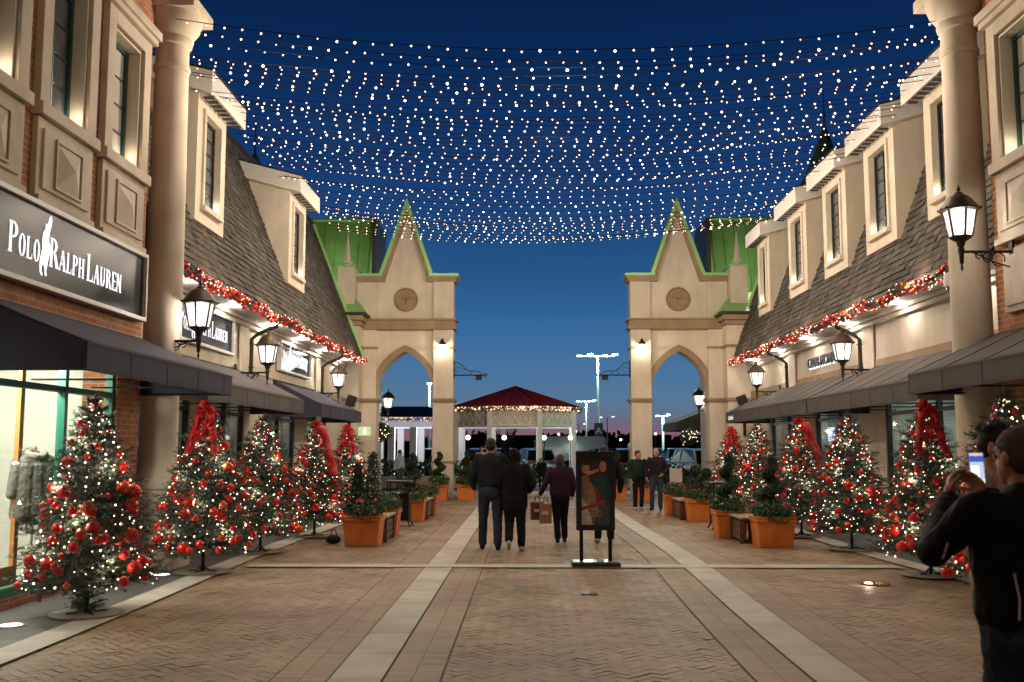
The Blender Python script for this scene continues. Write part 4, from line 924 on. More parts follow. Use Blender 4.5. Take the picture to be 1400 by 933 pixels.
TL = [o for o in COL.objects if o.name.startswith('christmas_tree')]
for o in TL:
    b = o['_b']; del o['_b']
    if b: tree_bow(o, b, -o.rotation_euler.z + (.1 if o.location.x < 0 else -.1))
    X, Y_, _ = o.location
    for dx, dy, z in ((.40, -.32, .55), (-.40, -.34, .62), (.02, -.44, .95), (-.3, -.2, 1.25), (.26, -.18, 1.45), (-.08, -.14, 1.72)):
        light('tree_glow', (X + dx * .9, Y_ + dy * .9, z), 1.15, (1, .82, .62), .03)
# low clump of fir round the foot of the nearest tree
n1 = [o for o in TL if abs(o.location.y - 10.1) < .01][0]
r_ = random.Random(9); m = MB()
for i in range(150):
    a = r_.uniform(0, 2 * PI); rr = r_.uniform(.02, .17); z = r_.uniform(.04, .34); p = Vector((rr * math.cos(a), rr * math.sin(a), z)); needles(m, p * .6 + Vector((0, 0, z * .4)), p + Vector((.05 * math.cos(a), .05 * math.sin(a), .02)), r_, 12, .04, .0055)
m.build('foot_foliage', NEEDLE, n1, world=False)

# ------------------------------------------------------------ planters, benches, bins
def leaves(mb, c, rx, ry, rz, n, r_, sz=.035, shell=.5):
    for i in range(n):
        while True:
            v = Vector((r_.uniform(-1, 1), r_.uniform(-1, 1), r_.uniform(-1, 1)))
            if shell < v.length < 1: break
        p = Vector((c[0] + v.x * rx, c[1] + v.y * ry, c[2] + v.z * rz)); d = Vector((r_.uniform(-1, 1), r_.uniform(-1, 1), r_.uniform(-.4, 1))).normalized(); e = d.orthogonal().normalized() * sz * .4
        mb._add([p, p + d * sz * .5 + e, p + d * sz, p + d * sz * .5 - e], [(0, 1, 2, 3)])
FLW = {'red': mat('red_flowers', (.55, .03, .02), .6, island=.3), 'pink': mat('pink_flowers', (.75, .10, .22), .6, island=.3), 'orange': mat('orange_flowers', (.6, .12, .05), .6, island=.4), 'white': mat('white_flowers', (.6, .6, .45), .6)}
def planter(x, y, wd, topi, flower, label, seed, hgt=.5):
    r_ = random.Random(seed); t = thing('planter', (x, y, 0), label, 'planter', 'orange planters along the promenade'); h = wd / 2
    m = MB(); m.frustum((x, y), .0, hgt - .10, h * .84, h * .84, h * .93, h * .93); m.build('planter_box', TERRA, t, bev=.012)
    m = MB(); m.frustum((x, y), hgt - .10, hgt - .075, h * .955, h * .955, h * 1.0, h * 1.0); m.frustum((x, y), hgt - .075, hgt - .04, h, h, h, h); m.frustum((x, y), hgt - .04, hgt, h * .97, h * .97, h * 1.02, h * 1.02); m.build('rim', TERRA, t, bev=.008)
    m = MB(); leaves(m, (x, y, hgt + .10), h * 1.12, h * 1.12, .20, 1500, r_, .05, .2); leaves(m, (x + .05, y - h * .8, hgt + .02), h * .9, .16, .14, 350, r_, .045, .2); m.build('foliage', LEAF, t)
    m = MB()
    for i in range(26):
        a = r_.uniform(0, 2 * PI); rr = h * r_.uniform(.3, 1.1); c = (x + rr * math.cos(a), y + rr * math.sin(a), hgt + .08 + r_.uniform(-.06, .2))
        leaves(m, c, .03, .03, .025, 14, r_, .028, .1)
    m.build('flowers', FLW[flower], t)
    m = MB()
    if topi == 'spiral':
        N = 150
        for i in range(N):
            u = i / N; a = u * 2 * PI * 2.3; rr = .13 * (1 - u) + .02; z = hgt + .18 + .80 * u; leaves(m, (x + rr * math.cos(a), y + rr * math.sin(a), z), .15 * (1 - u) + .06, .15 * (1 - u) + .06, .085 - .03 * u, 34, r_, .035, .1)
        st = MB(); st.tube([(x, y, hgt - .05), (x, y, hgt + .9)], .02, 6); st.build('stem', BARK, t)
    elif topi == 'balls':
        for cx_, zc_, rr in ((-.1, .34, .21), (.16, .30, .20), (-.09, .62, .13), (.16, .56, .12)): leaves(m, (x + cx_, y, hgt + zc_), rr, rr, rr, 900, r_, .035, .6)
    elif topi == 'cones':
        for cx_, rr, hh in ((-.12, .17, .75), (.14, .19, .95)):
            for k in range(16): u = k / 16; leaves(m, (x + cx_, y, hgt + .12 + hh * u), rr * (1 - u * .6), rr * (1 - u * .6), .06, 80, r_, .04, .3)
    if m.v: m.build('topiary', LEAFD, t)
    return t
planter(-2.80, 17.45, .66, 'cones', 'pink', 'nearest left orange planter with two dark conifers and pink flowers', 1)
planter(-2.72, 19.35, .60, None, 'white', 'left orange planter half hidden at the far end of the nearest bench', 2)
planter(-2.62, 23.1, .62, 'spiral', 'orange', 'left orange planter with spiral bush and reddish flowers behind the left bin', 3)
planter(-2.50, 25.2, .56, None, 'red', 'left orange planter at the far end of the second bench', 4)
planter(-2.80, 32.0, .60, 'spiral', 'white', 'orange planter with spiral bush at the foot of the left gate pylon', 5)
planter(-1.95, 32.2, .60, 'spiral', 'red', 'orange planter just inside the left gate pylon behind the walking man', 6)
planter(4.10, 17.3, .66, 'spiral', 'pink', 'nearest right orange planter with spiral bush and bright pink flowers', 7)
planter(3.72, 19.0, .60, 'spiral', 'white', 'right orange planter at the far end of the nearest right bench', 8)
planter(3.86, 23.1, .62, 'balls', 'red', 'right orange planter with ball bushes and red flowers beyond the right bin', 9)
planter(3.60, 25.1, .56, None, 'red', 'right orange planter half hidden at the far end of the second right bench', 10)
planter(3.62, 32.0, .60, None, 'red', 'orange planter at the foot of the right gate pylon behind the standing couple', 11)
planter(2.80, 32.2, .60, 'spiral', 'white', 'orange planter just inside the right gate pylon', 12)
def bench(x, y0, y1, label):
    t = thing('bench', (x, (y0 + y1) / 2, 0), label, 'bench', 'wooden benches between planters')
    for i in range(4): m = MB(); m.box(x - .20 + i * .105, x - .11 + i * .105, y0, y1, .42, .455); m.build('seat_slat', PALEWOOD, t, bev=.006)
    for y in (y0 + .08, y1 - .12):
        m = MB(); m.box(x - .19, x - .13, y, y + .05, 0, .42); m.box(x + .13, x + .19, y, y + .05, 0, .42); m.box(x - .13, x + .13, y, y + .05, .36, .419); m.build('leg', WOOD, t)
    m = MB()
    for k in range(3): m.box(x + .14, x + .16, y0 + .02, y1 - .02, .06 + k * .11, .15 + k * .11); m.box(x - .16, x - .14, y0 + .02, y1 - .02, .06 + k * .11, .15 + k * .11)
    m.build('side_slats', WOOD, t)
    return t
bench(-2.66, 17.82, 19.02, 'wooden bench between the two nearest left planters')
bench(-2.50, 23.45, 24.90, 'wooden bench between the two farther left planters')
bench(3.84, 17.66, 18.68, 'wooden bench between the two nearest right planters')
bench(3.66, 23.45, 24.80, 'wooden bench between the two farther right planters')
def bin_(x, y, label):
    t = thing('litter_bin', (x, y, 0), label, 'litter bin', 'black slatted litter bins'); m = MB()
    for i in range(11):
        for yy in (-.22, .22): m.box(x - .22 + i * .04, x - .195 + i * .04, y + yy - .008, y + yy + .008, .12, .66)
        for xx in (-.24, .22): m.box(x + xx, x + xx + .016, y - .21 + i * .038, y - .187 + i * .038, .12, .66)
    m.box(x - .20, x + .20, y - .19, y + .19, .12, .67); m.build('body', IRON, t)
    m = MB(); m.box(x - .27, x + .27, y - .27, y + .27, .905, .95); m.build('lid', BRONZE, t, bev=.012)
    m = MB(); m.box(x - .24, x + .24, y - .24, y + .24, .66, .70); m.build('collar', IRON, t)
    for sx_ in (-1, 1):
        for sy_ in (-1, 1): m = MB(); m.tube([(x + sx_ * .22, y + sy_ * .22, .92), (x + sx_ * .22, y + sy_ * .22, .10), (x + sx_ * .27, y + sy_ * .25, .0)], .018, 6); m.build('leg', IRON, t)
bin_(-2.74, 21.7, 'black litter bin between the left benches'); bin_(3.98, 21.0, 'black litter bin between the right benches')

# poster stand
t = thing('poster_stand', (.94, 14.35, 0), 'freestanding black framed poster stand in the middle of the promenade', 'poster stand')
m = MB(); m.box(.60, 1.27, 14.15, 14.52, .02, .07); m.build('base', BRONZE, t, bev=.008); m = MB(); m.box(.62, 1.25, 14.17, 14.50, .071, .082); m.build('base_top', mat('brushed_plate', (.45, .42, .38), .3, metal=.9), t)
for x in (.74, 1.14): m = MB(); m.box(x - .025, x + .025, 14.33, 14.37, .08, .55); m.build('leg', IRON, t)
m = MB(); m.box(.67, 1.21, 14.31, 14.385, .50, .575); m.box(.67, 1.21, 14.31, 14.385, 1.515, 1.60); m.box(.67, .745, 14.31, 14.385, .575, 1.515); m.box(1.135, 1.21, 14.31, 14.385, .575, 1.515); m.box(.745, 1.135, 14.35, 14.38, .575, 1.515); m.build('frame', BLKFRAME, t, bev=.005)
PW, PH = .39, .94
def pz(name, pts, m_, d):
    k = MB(); k.prism([(.745 + u * PW, 1.515 - v * PH) for u, v in pts], FY(14.3495), d, d + .0006); k.build(name, m_, t)
def ell(cx_, cy_, rx, ry, n=18): return [(cx_ + rx * math.cos(2 * PI * i / n), cy_ + ry * math.sin(2 * PI * i / n)) for i in range(n)]
pm = lambda n, c: mat('print_' + n, tuple(min(.8, v * 1.5) for v in c), .35, var=.25, vscale=14)
pz('poster', [(0, 0), (1, 0), (1, 1), (0, 1)], pm('backdrop', (.05, .045, .03)), 0)
pz('printed_coat', [(0, .28), (.22, .27), (.45, .45), (.55, .66), (.5, .78), (0, .80)], pm('tan', (.28, .17, .11)), .001)
pz('printed_jumper', [(.42, .34), (.6, .27), (1, .27), (1, .66), (.66, .68), (.52, .5)], pm('teal', (.03, .07, .075)), .0015)
pz('printed_red_lining', [(.50, .42), (.60, .48), (.62, .68), (.52, .67)], pm('red', (.4, .02, .01)), .002)
pz('printed_hair', ell(.78, .15, .20, .14), pm('hair', (.06, .025, .012)), .0018)
pz('printed_face', ell(.78, .14, .13, .085), pm('face', (.48, .22, .12)), .0026)
pz('printed_face', ell(.16, .17, .15, .08), pm('face', (.48, .22, .12)), .0026)
pz('printed_hair', [(0, .02), (.3, .02), (.35, .12), (.05, .12)], pm('hair', (.06, .025, .012)), .003)
pz('printed_hand', [(.2, .22), (.62, .17), (.64, .21), (.22, .28)], pm('face', (.48, .22, .12)), .0034)
pz('printed_trousers', [(.55, .72), (1, .66), (1, 1), (.6, 1)], pm('grey', (.07, .07, .065)), .002)
pz('printed_bag', [(0, .60), (.30, .74), (.45, 1), (0, 1)], pm('pale', (.5, .43, .38)), .003)
pz('printed_bag', [(.22, .74), (.62, .70), (.60, .86), (.40, 1), (.34, .9)], pm('brown', (.16, .09, .05)), .0036)
pz('printed_band', [(0, .745), (0, .79), (.82, .67), (.82, .63)], pm('red', (.4, .02, .01)), .0044)
for tx, uu, vv, sz_ in (('GIVE', .47, .77, .045), ('THE GIFT', .50, .82, .035), ('OF STYLE', .50, .87, .035)):
    M = FY(14.3445) @ Matrix.Translation((.745 + uu * PW, 1.515 - vv * PH, 0)) @ Matrix.Rotation(.14, 4, 'Z'); text_obj('poster_words', tx, sz_ * 1.1, M, mat('print_letters', (.6, .55, .5), .5), t, .0004)
m = MB(); m.box(.745, 1.135, 14.330, 14.333, .575, 1.515); m.build('cover_glass', glass('poster_glass', (.95, .95, .95), .0), t)

# sandwich board
t = thing('menu_board', (3.35, 27.0, 0), 'pale menu board on a black easel near the standing couple', 'menu board'); m = MB()
for x in (3.70, 4.08): m.tube([(x, 26.9, 0), (x, 27.05, 1.18)], .02, 6); m.tube([(x, 27.35, 0), (x, 27.08, 1.18)], .02, 6)
m.build('easel', IRON, t); m = MB(); m.box(3.73, 4.05, 26.93, 26.96, .35, 1.10); m.build('board', mat('board_cream', (.45, .40, .33), .6, var=.08), t)
t = thing('shopping_bag', (-3.35, 17.6, 0), 'black bag slumped on the ground beside the nearest left planter', 'bag'); m = MB(); m.ball((-3.35, 17.6, .08), .11, 12, 8, (1.2, .8, .72)); o = m.build('bag_body', DARK, t, smooth=True)
m = MB(); m.tube([(-3.40, 17.6, .13), (-3.38, 17.6, .24), (-3.31, 17.6, .24), (-3.29, 17.6, .13)], .01, 5); m.build('handle', DARK, t)

# ground uplights, drain, cameras, speakers, exit sign, baskets
GLOWD = emis('uplight_disc', (1, .93, .82), 1.6)
for x, y, lab in ((-4.77, 9.48, 'glowing round ground light at the lower left by the shop window'), (-4.72, 13.2, 'glowing round ground light beside the left column pedestal'), (5.85, 12.6, 'glowing round ground light beside the right column')):
    t = thing('ground_light', (x, y, 0), lab, 'ground light', 'round lights set in the pavement'); m = MB(); m.lathe([(.13, .012), (.13, .022), (.0, .022)], 24, (x, y, 0)); m.build('rim', STEEL, t); m = MB(); m.lathe([(.10, .0225), (.10, .025)], 24, (x, y, 0)); m.build('lens', GLOWD, t)
t = thing('ground_fitting', (4.20, 12.55, 0), 'glinting round metal ground fitting on the right paving', 'ground light'); m = MB(); m.lathe([(.17, .0), (.17, .02), (.13, .02), (.13, .01), (.0, .01)], 24, (4.2, 12.55, 0)); m.build('ring', mat('brass_ring', (.45, .3, .15), .25, metal=1), t); m = MB(); m.lathe([(.045, .011), (.045, .035)], 12, (4.1, 12.5, 0)); m.build('lens', GLOWD, t)
light('ground_fitting_glow', (4.08, 12.46, .07), .5, (1, .85, .65), .01)
tag(MB().box(.60, .78, 11.6, 11.75, .002, .012).build('drain_grate', IRON), 'small dark square drain grate in the middle paving', 'drain')
t = thing('security_camera', (6.15, 14.6, 3.92), 'white dome security camera under the right eave beside the column', 'security camera')
m = MB(); m.lathe([(.04, .26), (.11, .24), (.12, .1), (.11, .05)], 18, (6.15, 14.6, 3.92)); m.build('housing', WHITE, t, smooth=True); m = MB(); m.ball((6.15, 14.6, 3.97), .085, 14, 8); m.build('dome', PANE, t, smooth=True); m = MB(); m.tube([(6.15, 14.6, 4.18), (6.15, 14.6, 4.32)], .03, 8); m.build('mount', WHITE, t)
for x, y, z, lab in ((-5.62, 31.8, 2.95, 'black loudspeaker bracketed on the left wing end'), (6.78, 31.9, 2.95, 'black loudspeaker bracketed on the right wing end')):
    t = thing('loudspeaker', (x, y, z), lab, 'loudspeaker', 'loudspeakers by the gate'); m = MB(); m.box(x - .14, x + .14, y - .14, y + .1, z, z + .34, Matrix.Translation((x, y, z)) @ Matrix.Rotation(.35 * (1 if x < 0 else -1), 4, 'Y') @ Matrix.Translation((-x, -y, -z))); m.build('cabinet', IRON, t, bev=.02); m = MB(); m.tube([(x, y, z + .1), (x, y, z - .95)], .05, 8); m.build('bracket', IRON, t)
t = thing('exit_sign', (-5.15, 32.0, 2.1), 'small lit green walking figure sign on the left wing end', 'sign'); m = MB(); m.box(-5.36, -4.96, 31.95, 32.0, 2.02, 2.30); m.build('panel', emis('green_sign', (.10, .50, .10), .45), t)
m = MB(); wy = 31.945
m.ball((-5.14, wy, 2.25), .022, 8, 6); m.tube([(-5.14, wy, 2.22), (-5.16, wy, 2.14), (-5.20, wy, 2.06)], .012, 6); m.tube([(-5.16, wy, 2.14), (-5.12, wy, 2.10), (-5.13, wy, 2.05)], .012, 6); m.tube([(-5.20, wy, 2.17), (-5.14, wy, 2.20), (-5.09, wy, 2.17)], .010, 6); m.build('walking_figure', emis('white_figure', (.9, .95, .9), .6), t)
for x, y, z, lab in ((-5.02, 34.6, 2.15, 'small lit hanging plant basket seen in the left arch'), (6.35, 40.2, 2.05, 'lit hanging plant basket under the far right awning')):
    r_ = random.Random(int(z * 100)); t = thing('hanging_basket', (x, y, z), lab, 'hanging basket', 'hanging plant baskets'); m = MB(); leaves(m, (x, y, z), .34, .34, .34, 900, r_, .08, .2); m.build('foliage', LEAF, t)
    m = MB()
    for i in range(22): m.ball((x + r_.uniform(-.3, .3), y - .3 + r_.uniform(-.1, .1), z + r_.uniform(-.3, .3)), .014, 5, 4)
    m.build('fairy_lights', FAIRY, t); m = MB(); m.tube([(x, y, z + .3), (x, y, z + .9)], .01, 5); m.build('chain', IRON, t)

# far building and awning beyond the right arch
t = thing('shop_building', (9, 46, 0), 'dim pale shop building beyond the right gate tower', 'building'); m = MB(); m.box(8.2, 14, 41.4, 45, 0, 4.2); m.box(7.35, 8.2, 41.0, 41.6, 0, 2.7); m.build('wall', STUCCO, t); m = MB(); m.box(7.30, 8.2, 40.95, 41.65, 1.12, 1.2); m.build('string_course', TRIM, t)
awning(1, 5.95, 8.2, 40.9, 45, 2.66, 3.55, 2.33, AWN, 'dark awning of the shop beyond the right gate tower', bars=False)

# ------------------------------------------------------------ gazebo and pavilion
def garland_lights(parent, pts, r_, n, rad=.02):
    fl = MB()
    for i in range(n):
        k = r_.randrange(len(pts) - 1); p = Vector(pts[k]).lerp(Vector(pts[k + 1]), r_.random()); fl.ball((p.x + r_.uniform(-.06, .06), p.y + r_.uniform(-.06, .06), p.z + r_.uniform(-.10, .07)), rad, 5, 4)
    fl.build('fairy_lights', emis('warm_garland_glow', (1, .58, .32), 1.7), parent); g_ = MB()
    for i in range(n * 3):
        k = r_.randrange(len(pts) - 1); p = Vector(pts[k]).lerp(Vector(pts[k + 1]), r_.random()); needles(g_, p, p + Vector((r_.uniform(-.15, .15), r_.uniform(-.1, .1), r_.uniform(-.14, .06))), r_, 5, .09, .014)
    g_.build('fir_garland', NEEDLE, parent)
gx, gy, gr = -.60, 48.0, 3.05
t = thing('gazebo', (gx, gy, 0), 'white lattice gazebo with red metal roof and lit eaves beyond the gate', 'gazebo'); cn = [(gx + gr * math.cos(R(22.5 + 45 * k)), gy + gr * math.sin(R(22.5 + 45 * k))) for k in range(8)]
m = MB(); 
for k in range(8):
    a, c = cn[k], cn[(k + 1) % 8]; A_ = (a[0] + (a[0] - gx) * .04, a[1] + (a[1] - gy) * .04); B_ = (c[0] + (c[0] - gx) * .04, c[1] + (c[1] - gy) * .04)
    m._add([(A_[0], A_[1], 3.50), (B_[0], B_[1], 3.50), (gx, gy, 4.52)], [(0, 1, 2)])
    for u in [i / 7 for i in range(8)]:
        p = Vector((A_[0] + (B_[0] - A_[0]) * u, A_[1] + (B_[1] - A_[1]) * u, 3.515)); q = Vector((gx, gy, 4.54)); e = p.lerp(q, .96 if u in (0, 1) else 1 - abs(2 * u - 1) * .95 + .0); 
        if u in (0, 1) or e != p: m.tube([p, p.lerp(q, max(.05, 1 - abs(2 * u - 1)) if u not in (0, 1) else 1)], .022, 4)
ro = m.build('roof', REDROOF, t)
m = MB(); m._add([(x + (x - gx) * .03, y + (y - gy) * .03, z) for z in (3.40, 3.49) for x, y in cn], [(k, (k + 1) % 8, 8 + (k + 1) % 8, 8 + k) for k in range(8)] + [tuple(range(8, 16)), tuple(range(8))[::-1]]); m.build('eave_fascia', WHITE, t)
for x, y in cn: m = MB(); m.box(x * .96 + gx * .04 - .11, x * .96 + gx * .04 + .11, y * .96 + gy * .04 - .11, y * .96 + gy * .04 + .11, 0, 3.4); m.build('post', WHITE, t)
m = MB()
fp = MB(); q_ = [(x * .955 + gx * .045, y * .955 + gy * .045) for x, y in cn]; fp._add([(x, y, z) for z in (2.66, 3.32) for x, y in q_], [(k, (k + 1) % 8, 8 + (k + 1) % 8, 8 + k) for k in range(8)]); fo_ = fp.build('frieze_panel', STUCCO, t); so_ = fo_.modifiers.new('s', 'SOLIDIFY'); so_.thickness = .02
for k in range(8):
    a, c = [Vector((p[0] * .96 + gx * .04, p[1] * .96 + gy * .04, 0)) for p in (cn[k], cn[(k + 1) % 8])]
    for z in (2.62, 3.30): m.tube([a + Vector((0, 0, z)), c + Vector((0, 0, z))], .055, 4)
    n = 5
    for i in range(n):
        p, q = a.lerp(c, i / n), a.lerp(c, (i + 1) / n)
        m.tube([p + Vector((0, 0, 2.66)), q + Vector((0, 0, 3.28))], .028, 4); m.tube([q + Vector((0, 0, 2.66)), p + Vector((0, 0, 3.28))], .028, 4); m.tube([p + Vector((0, 0, 2.66)), p + Vector((0, 0, 3.28))], .022, 4)
m.build('lattice_frieze', WHITE, t); garland_lights(t, [(x + (x - gx) * .05, y + (y - gy) * .05, 3.40) for x, y in cn + cn[:1]], random.Random(3), 460, .027)
for x in (-2.2, .2, 1.3): light('gazebo_light', (x, 48.0, 2.4), 18, (.85, .9, 1), .1)
light('gazebo_roof_fill', (-.6, 42.5, 5.6), 12, (1, .85, .7), .1)  # added fill to brighten the red roof, not a lamp of the gazebo
light('gazebo_front_fill', (-.6, 42.0, 2.6), 16, (1, .8, .6), .1)  # added warm fill on the gazebo from the front, no lamp stands there
t = thing('pavilion', (-8.0, 54, 0), 'long low pavilion with dark green roof and white lit columns seen through the left arch', 'pavilion')
m = MB(); m._add([(-14.5, 52.3, 3.22), (-3.5, 52.3, 3.22), (-3.5, 57, 3.22), (-14.5, 57, 3.22), (-11.2, 54.6, 3.85), (-5.4, 54.6, 3.85)], [(0, 1, 5, 4), (1, 2, 5), (2, 3, 4, 5), (3, 0, 4), (3, 2, 1, 0)]); m.build('roof', DGREEN, t)
m = MB(); m.box(-14.3, -3.7, 52.5, 52.7, 2.70, 3.21); m.box(-14.3, -3.7, 56.5, 56.7, 2.7, 3.21); m.build('beam', emis('beam_baked_glow', (.55, .58, .72), .32), t)  # beam glows by itself: lamplight on it is put into the material
for i in range(10):
    for q_ in (52.45, 56.4): x = -14.1 + i * 1.14; m = MB(); m.box(x, x + .34, q_, q_ + .33, 0, 2.7); m.build('column', WHITE, t)
m = MB()
for i in range(10): x = -14.1 + i * 1.14; m.box(x + .341, x + .365, 52.6, 52.64, .1, 2.69)
m.build('led_strip', emis('led_strip', (.85, .9, 1), 2.5), t)
garland_lights(t, [(-14.5, 52.25, 3.12), (-3.5, 52.25, 3.12)], random.Random(5), 300, .022)
for x in (-10.5, -7.5, -4.8): light('pavilion_light', (x, 54.3, 2.5), 30, (.8, .85, 1), .1)

# ------------------------------------------------------------ hedges, far tree line, decorations
r_ = random.Random(8); m = MB()
for i in range(26): leaves(m, (-10 + i * .42, 43.2 + r_.uniform(-.2, .2), .45 + r_.uniform(0, .25)), .42, .5, .55, 260, r_, .12, .4)
tag(m.build('hedge', LEAFD), 'low dark hedge in front of the pavilion', 'hedge')
m = MB()
for i in range(10): leaves(m, (2.9 + i * .45, 43.6 + r_.uniform(-.2, .2), .35 + r_.uniform(0, .2)), .42, .5, .5, 240, r_, .12, .4)
tag(m.build('hedge', LEAFD), 'low dark hedge beyond the right gate pylon', 'hedge')
m = MB(); x = -200
while x < 230:
    h_ = 1.6 + 2.0 * abs(math.sin(x * .13) * math.sin(x * .041 + 1)) + r_.uniform(0, 1.2); wd = r_.uniform(2.5, 6)
    for q in range(5): leaves(m, (x + r_.uniform(-2, 2), 185 + r_.uniform(-6, 6), h_ * r_.uniform(.3, .7)), wd * .6, 3, h_ * .5, 60, r_, 1.3, .2)
    x += wd
tag(m.build('far_tree_line', DARK), 'dark line of far trees and roofs along the horizon', 'tree line', kind='stuff')
m = MB()
for i in range(30): x = -190 + i * 14 + r_.uniform(-4, 4); h_ = r_.uniform(1.5, 4.2); m.box(x, x + r_.uniform(6, 15), 196, 206, -.02, h_)
tag(m.build('distant_buildings', mat('far_roofs', (.02, .02, .025), .9)), 'low dark distant buildings behind the car park', 'distant buildings', kind='stuff')
t = thing('bare_tree', (-1.6, 62, 0), 'small bare tree seen through the gazebo', 'tree'); m = MB(); m.tube([(-1.4, 62, 0), (-1.4, 62, 1.2)], .07, 6); m.build('trunk', BARK, t); m = MB()
for i in range(30): a = r_.uniform(0, 6.3); m.tube([(-1.4, 62, 1.0 + r_.random() * .6), (-1.4 + .5 * math.cos(a), 62 + .4 * math.sin(a), 2.0 + r_.random() * .5), (-1.4 + .9 * math.cos(a + .3), 62 + .6 * math.sin(a), 2.7 + r_.random() * .7)], [.03, .018, .006], 4)
m.build('crown', BARK, t)
REDP = mat('red_enamel', (.5, .012, .01), .35)
for x, y, h_, lab in ((-6.1, 40.5, 1.05, 'red candle decoration with white top seen through the left arch'), (-3.35, 42.5, 1.25, 'red candle decoration just right of the left gate pylon'), (4.35, 42.5, 1.25, 'red candle decoration just left of the right gate pylon')):
    t = thing('candle_decoration', (x, y, 0), lab, 'decoration', 'tall candle decorations'); m = MB(); m.lathe([(.16, .35), (.16, h_ + .35)], 16, (x, y, 0)); m.build('candle', REDP, t, smooth=True); m = MB(); m.lathe([(.19, h_ + .35), (.20, h_ + .5), (.14, h_ + .58), (.03, h_ + .72)], 16, (x, y, 0)); m.build('candle_top', WHITE, t, smooth=True); m = MB(); m.box(x - .25, x + .25, y - .25, y + .25, 0, .35); m.build('base', CONCRETE, t)
for i, (x, y, lab) in enumerate(((-2.75, 46.5, 'white globe lamp at the left side of the gazebo'), (-1.1, 46.9, 'white globe lamp behind the walking man'), (.75, 47.5, 'white globe lamp at the middle of the gazebo'), (1.95, 46.8, 'white globe lamp at the right side of the gazebo'))):
    t = thing('globe_lamp', (x, y, 0), lab, 'lamp', 'globe lamps round the gazebo'); m = MB(); m.tube([(x, y, 0), (x, y, 1.98)], .025, 6); m.build('pole', IRON, t); m = MB(); m.ball((x, y, 2.1), .115, 12, 8); m.build('globe', emis('globe', (1, .85, .72), 2.2), t, smooth=True)
for x, y, z, lab in ((7.42, 28.9, 1.72, 'small lit screen in the far right shop window'), (7.42, 25.0, 1.72, 'small lit screen in the middle right shop window'), (-6.22, 24.9, 1.6, 'small lit screen in the left shop window behind the trees')):
    t = thing('display_screen', (x, y, .12), lab, 'screen', 'screens standing in the shop windows'); m = MB(); m.box(x - .02, x + .02, y - .24, y + .24, z, z + .42); m.build('screen', emis('shop_screen', (.75, .88, 1), 1.3), t); m = MB(); m.box(x - .02, x + .02, y - .03, y + .03, .14, z); m.build('stand', IRON, t)
# low walls beyond the gate
t = tag(MB().box(-9.5, -2.6, 41.6, 41.9, 0, .48).build('low_wall', CONCRETE, bev=.02), 'low pale wall beyond the left gate pylon', 'wall')

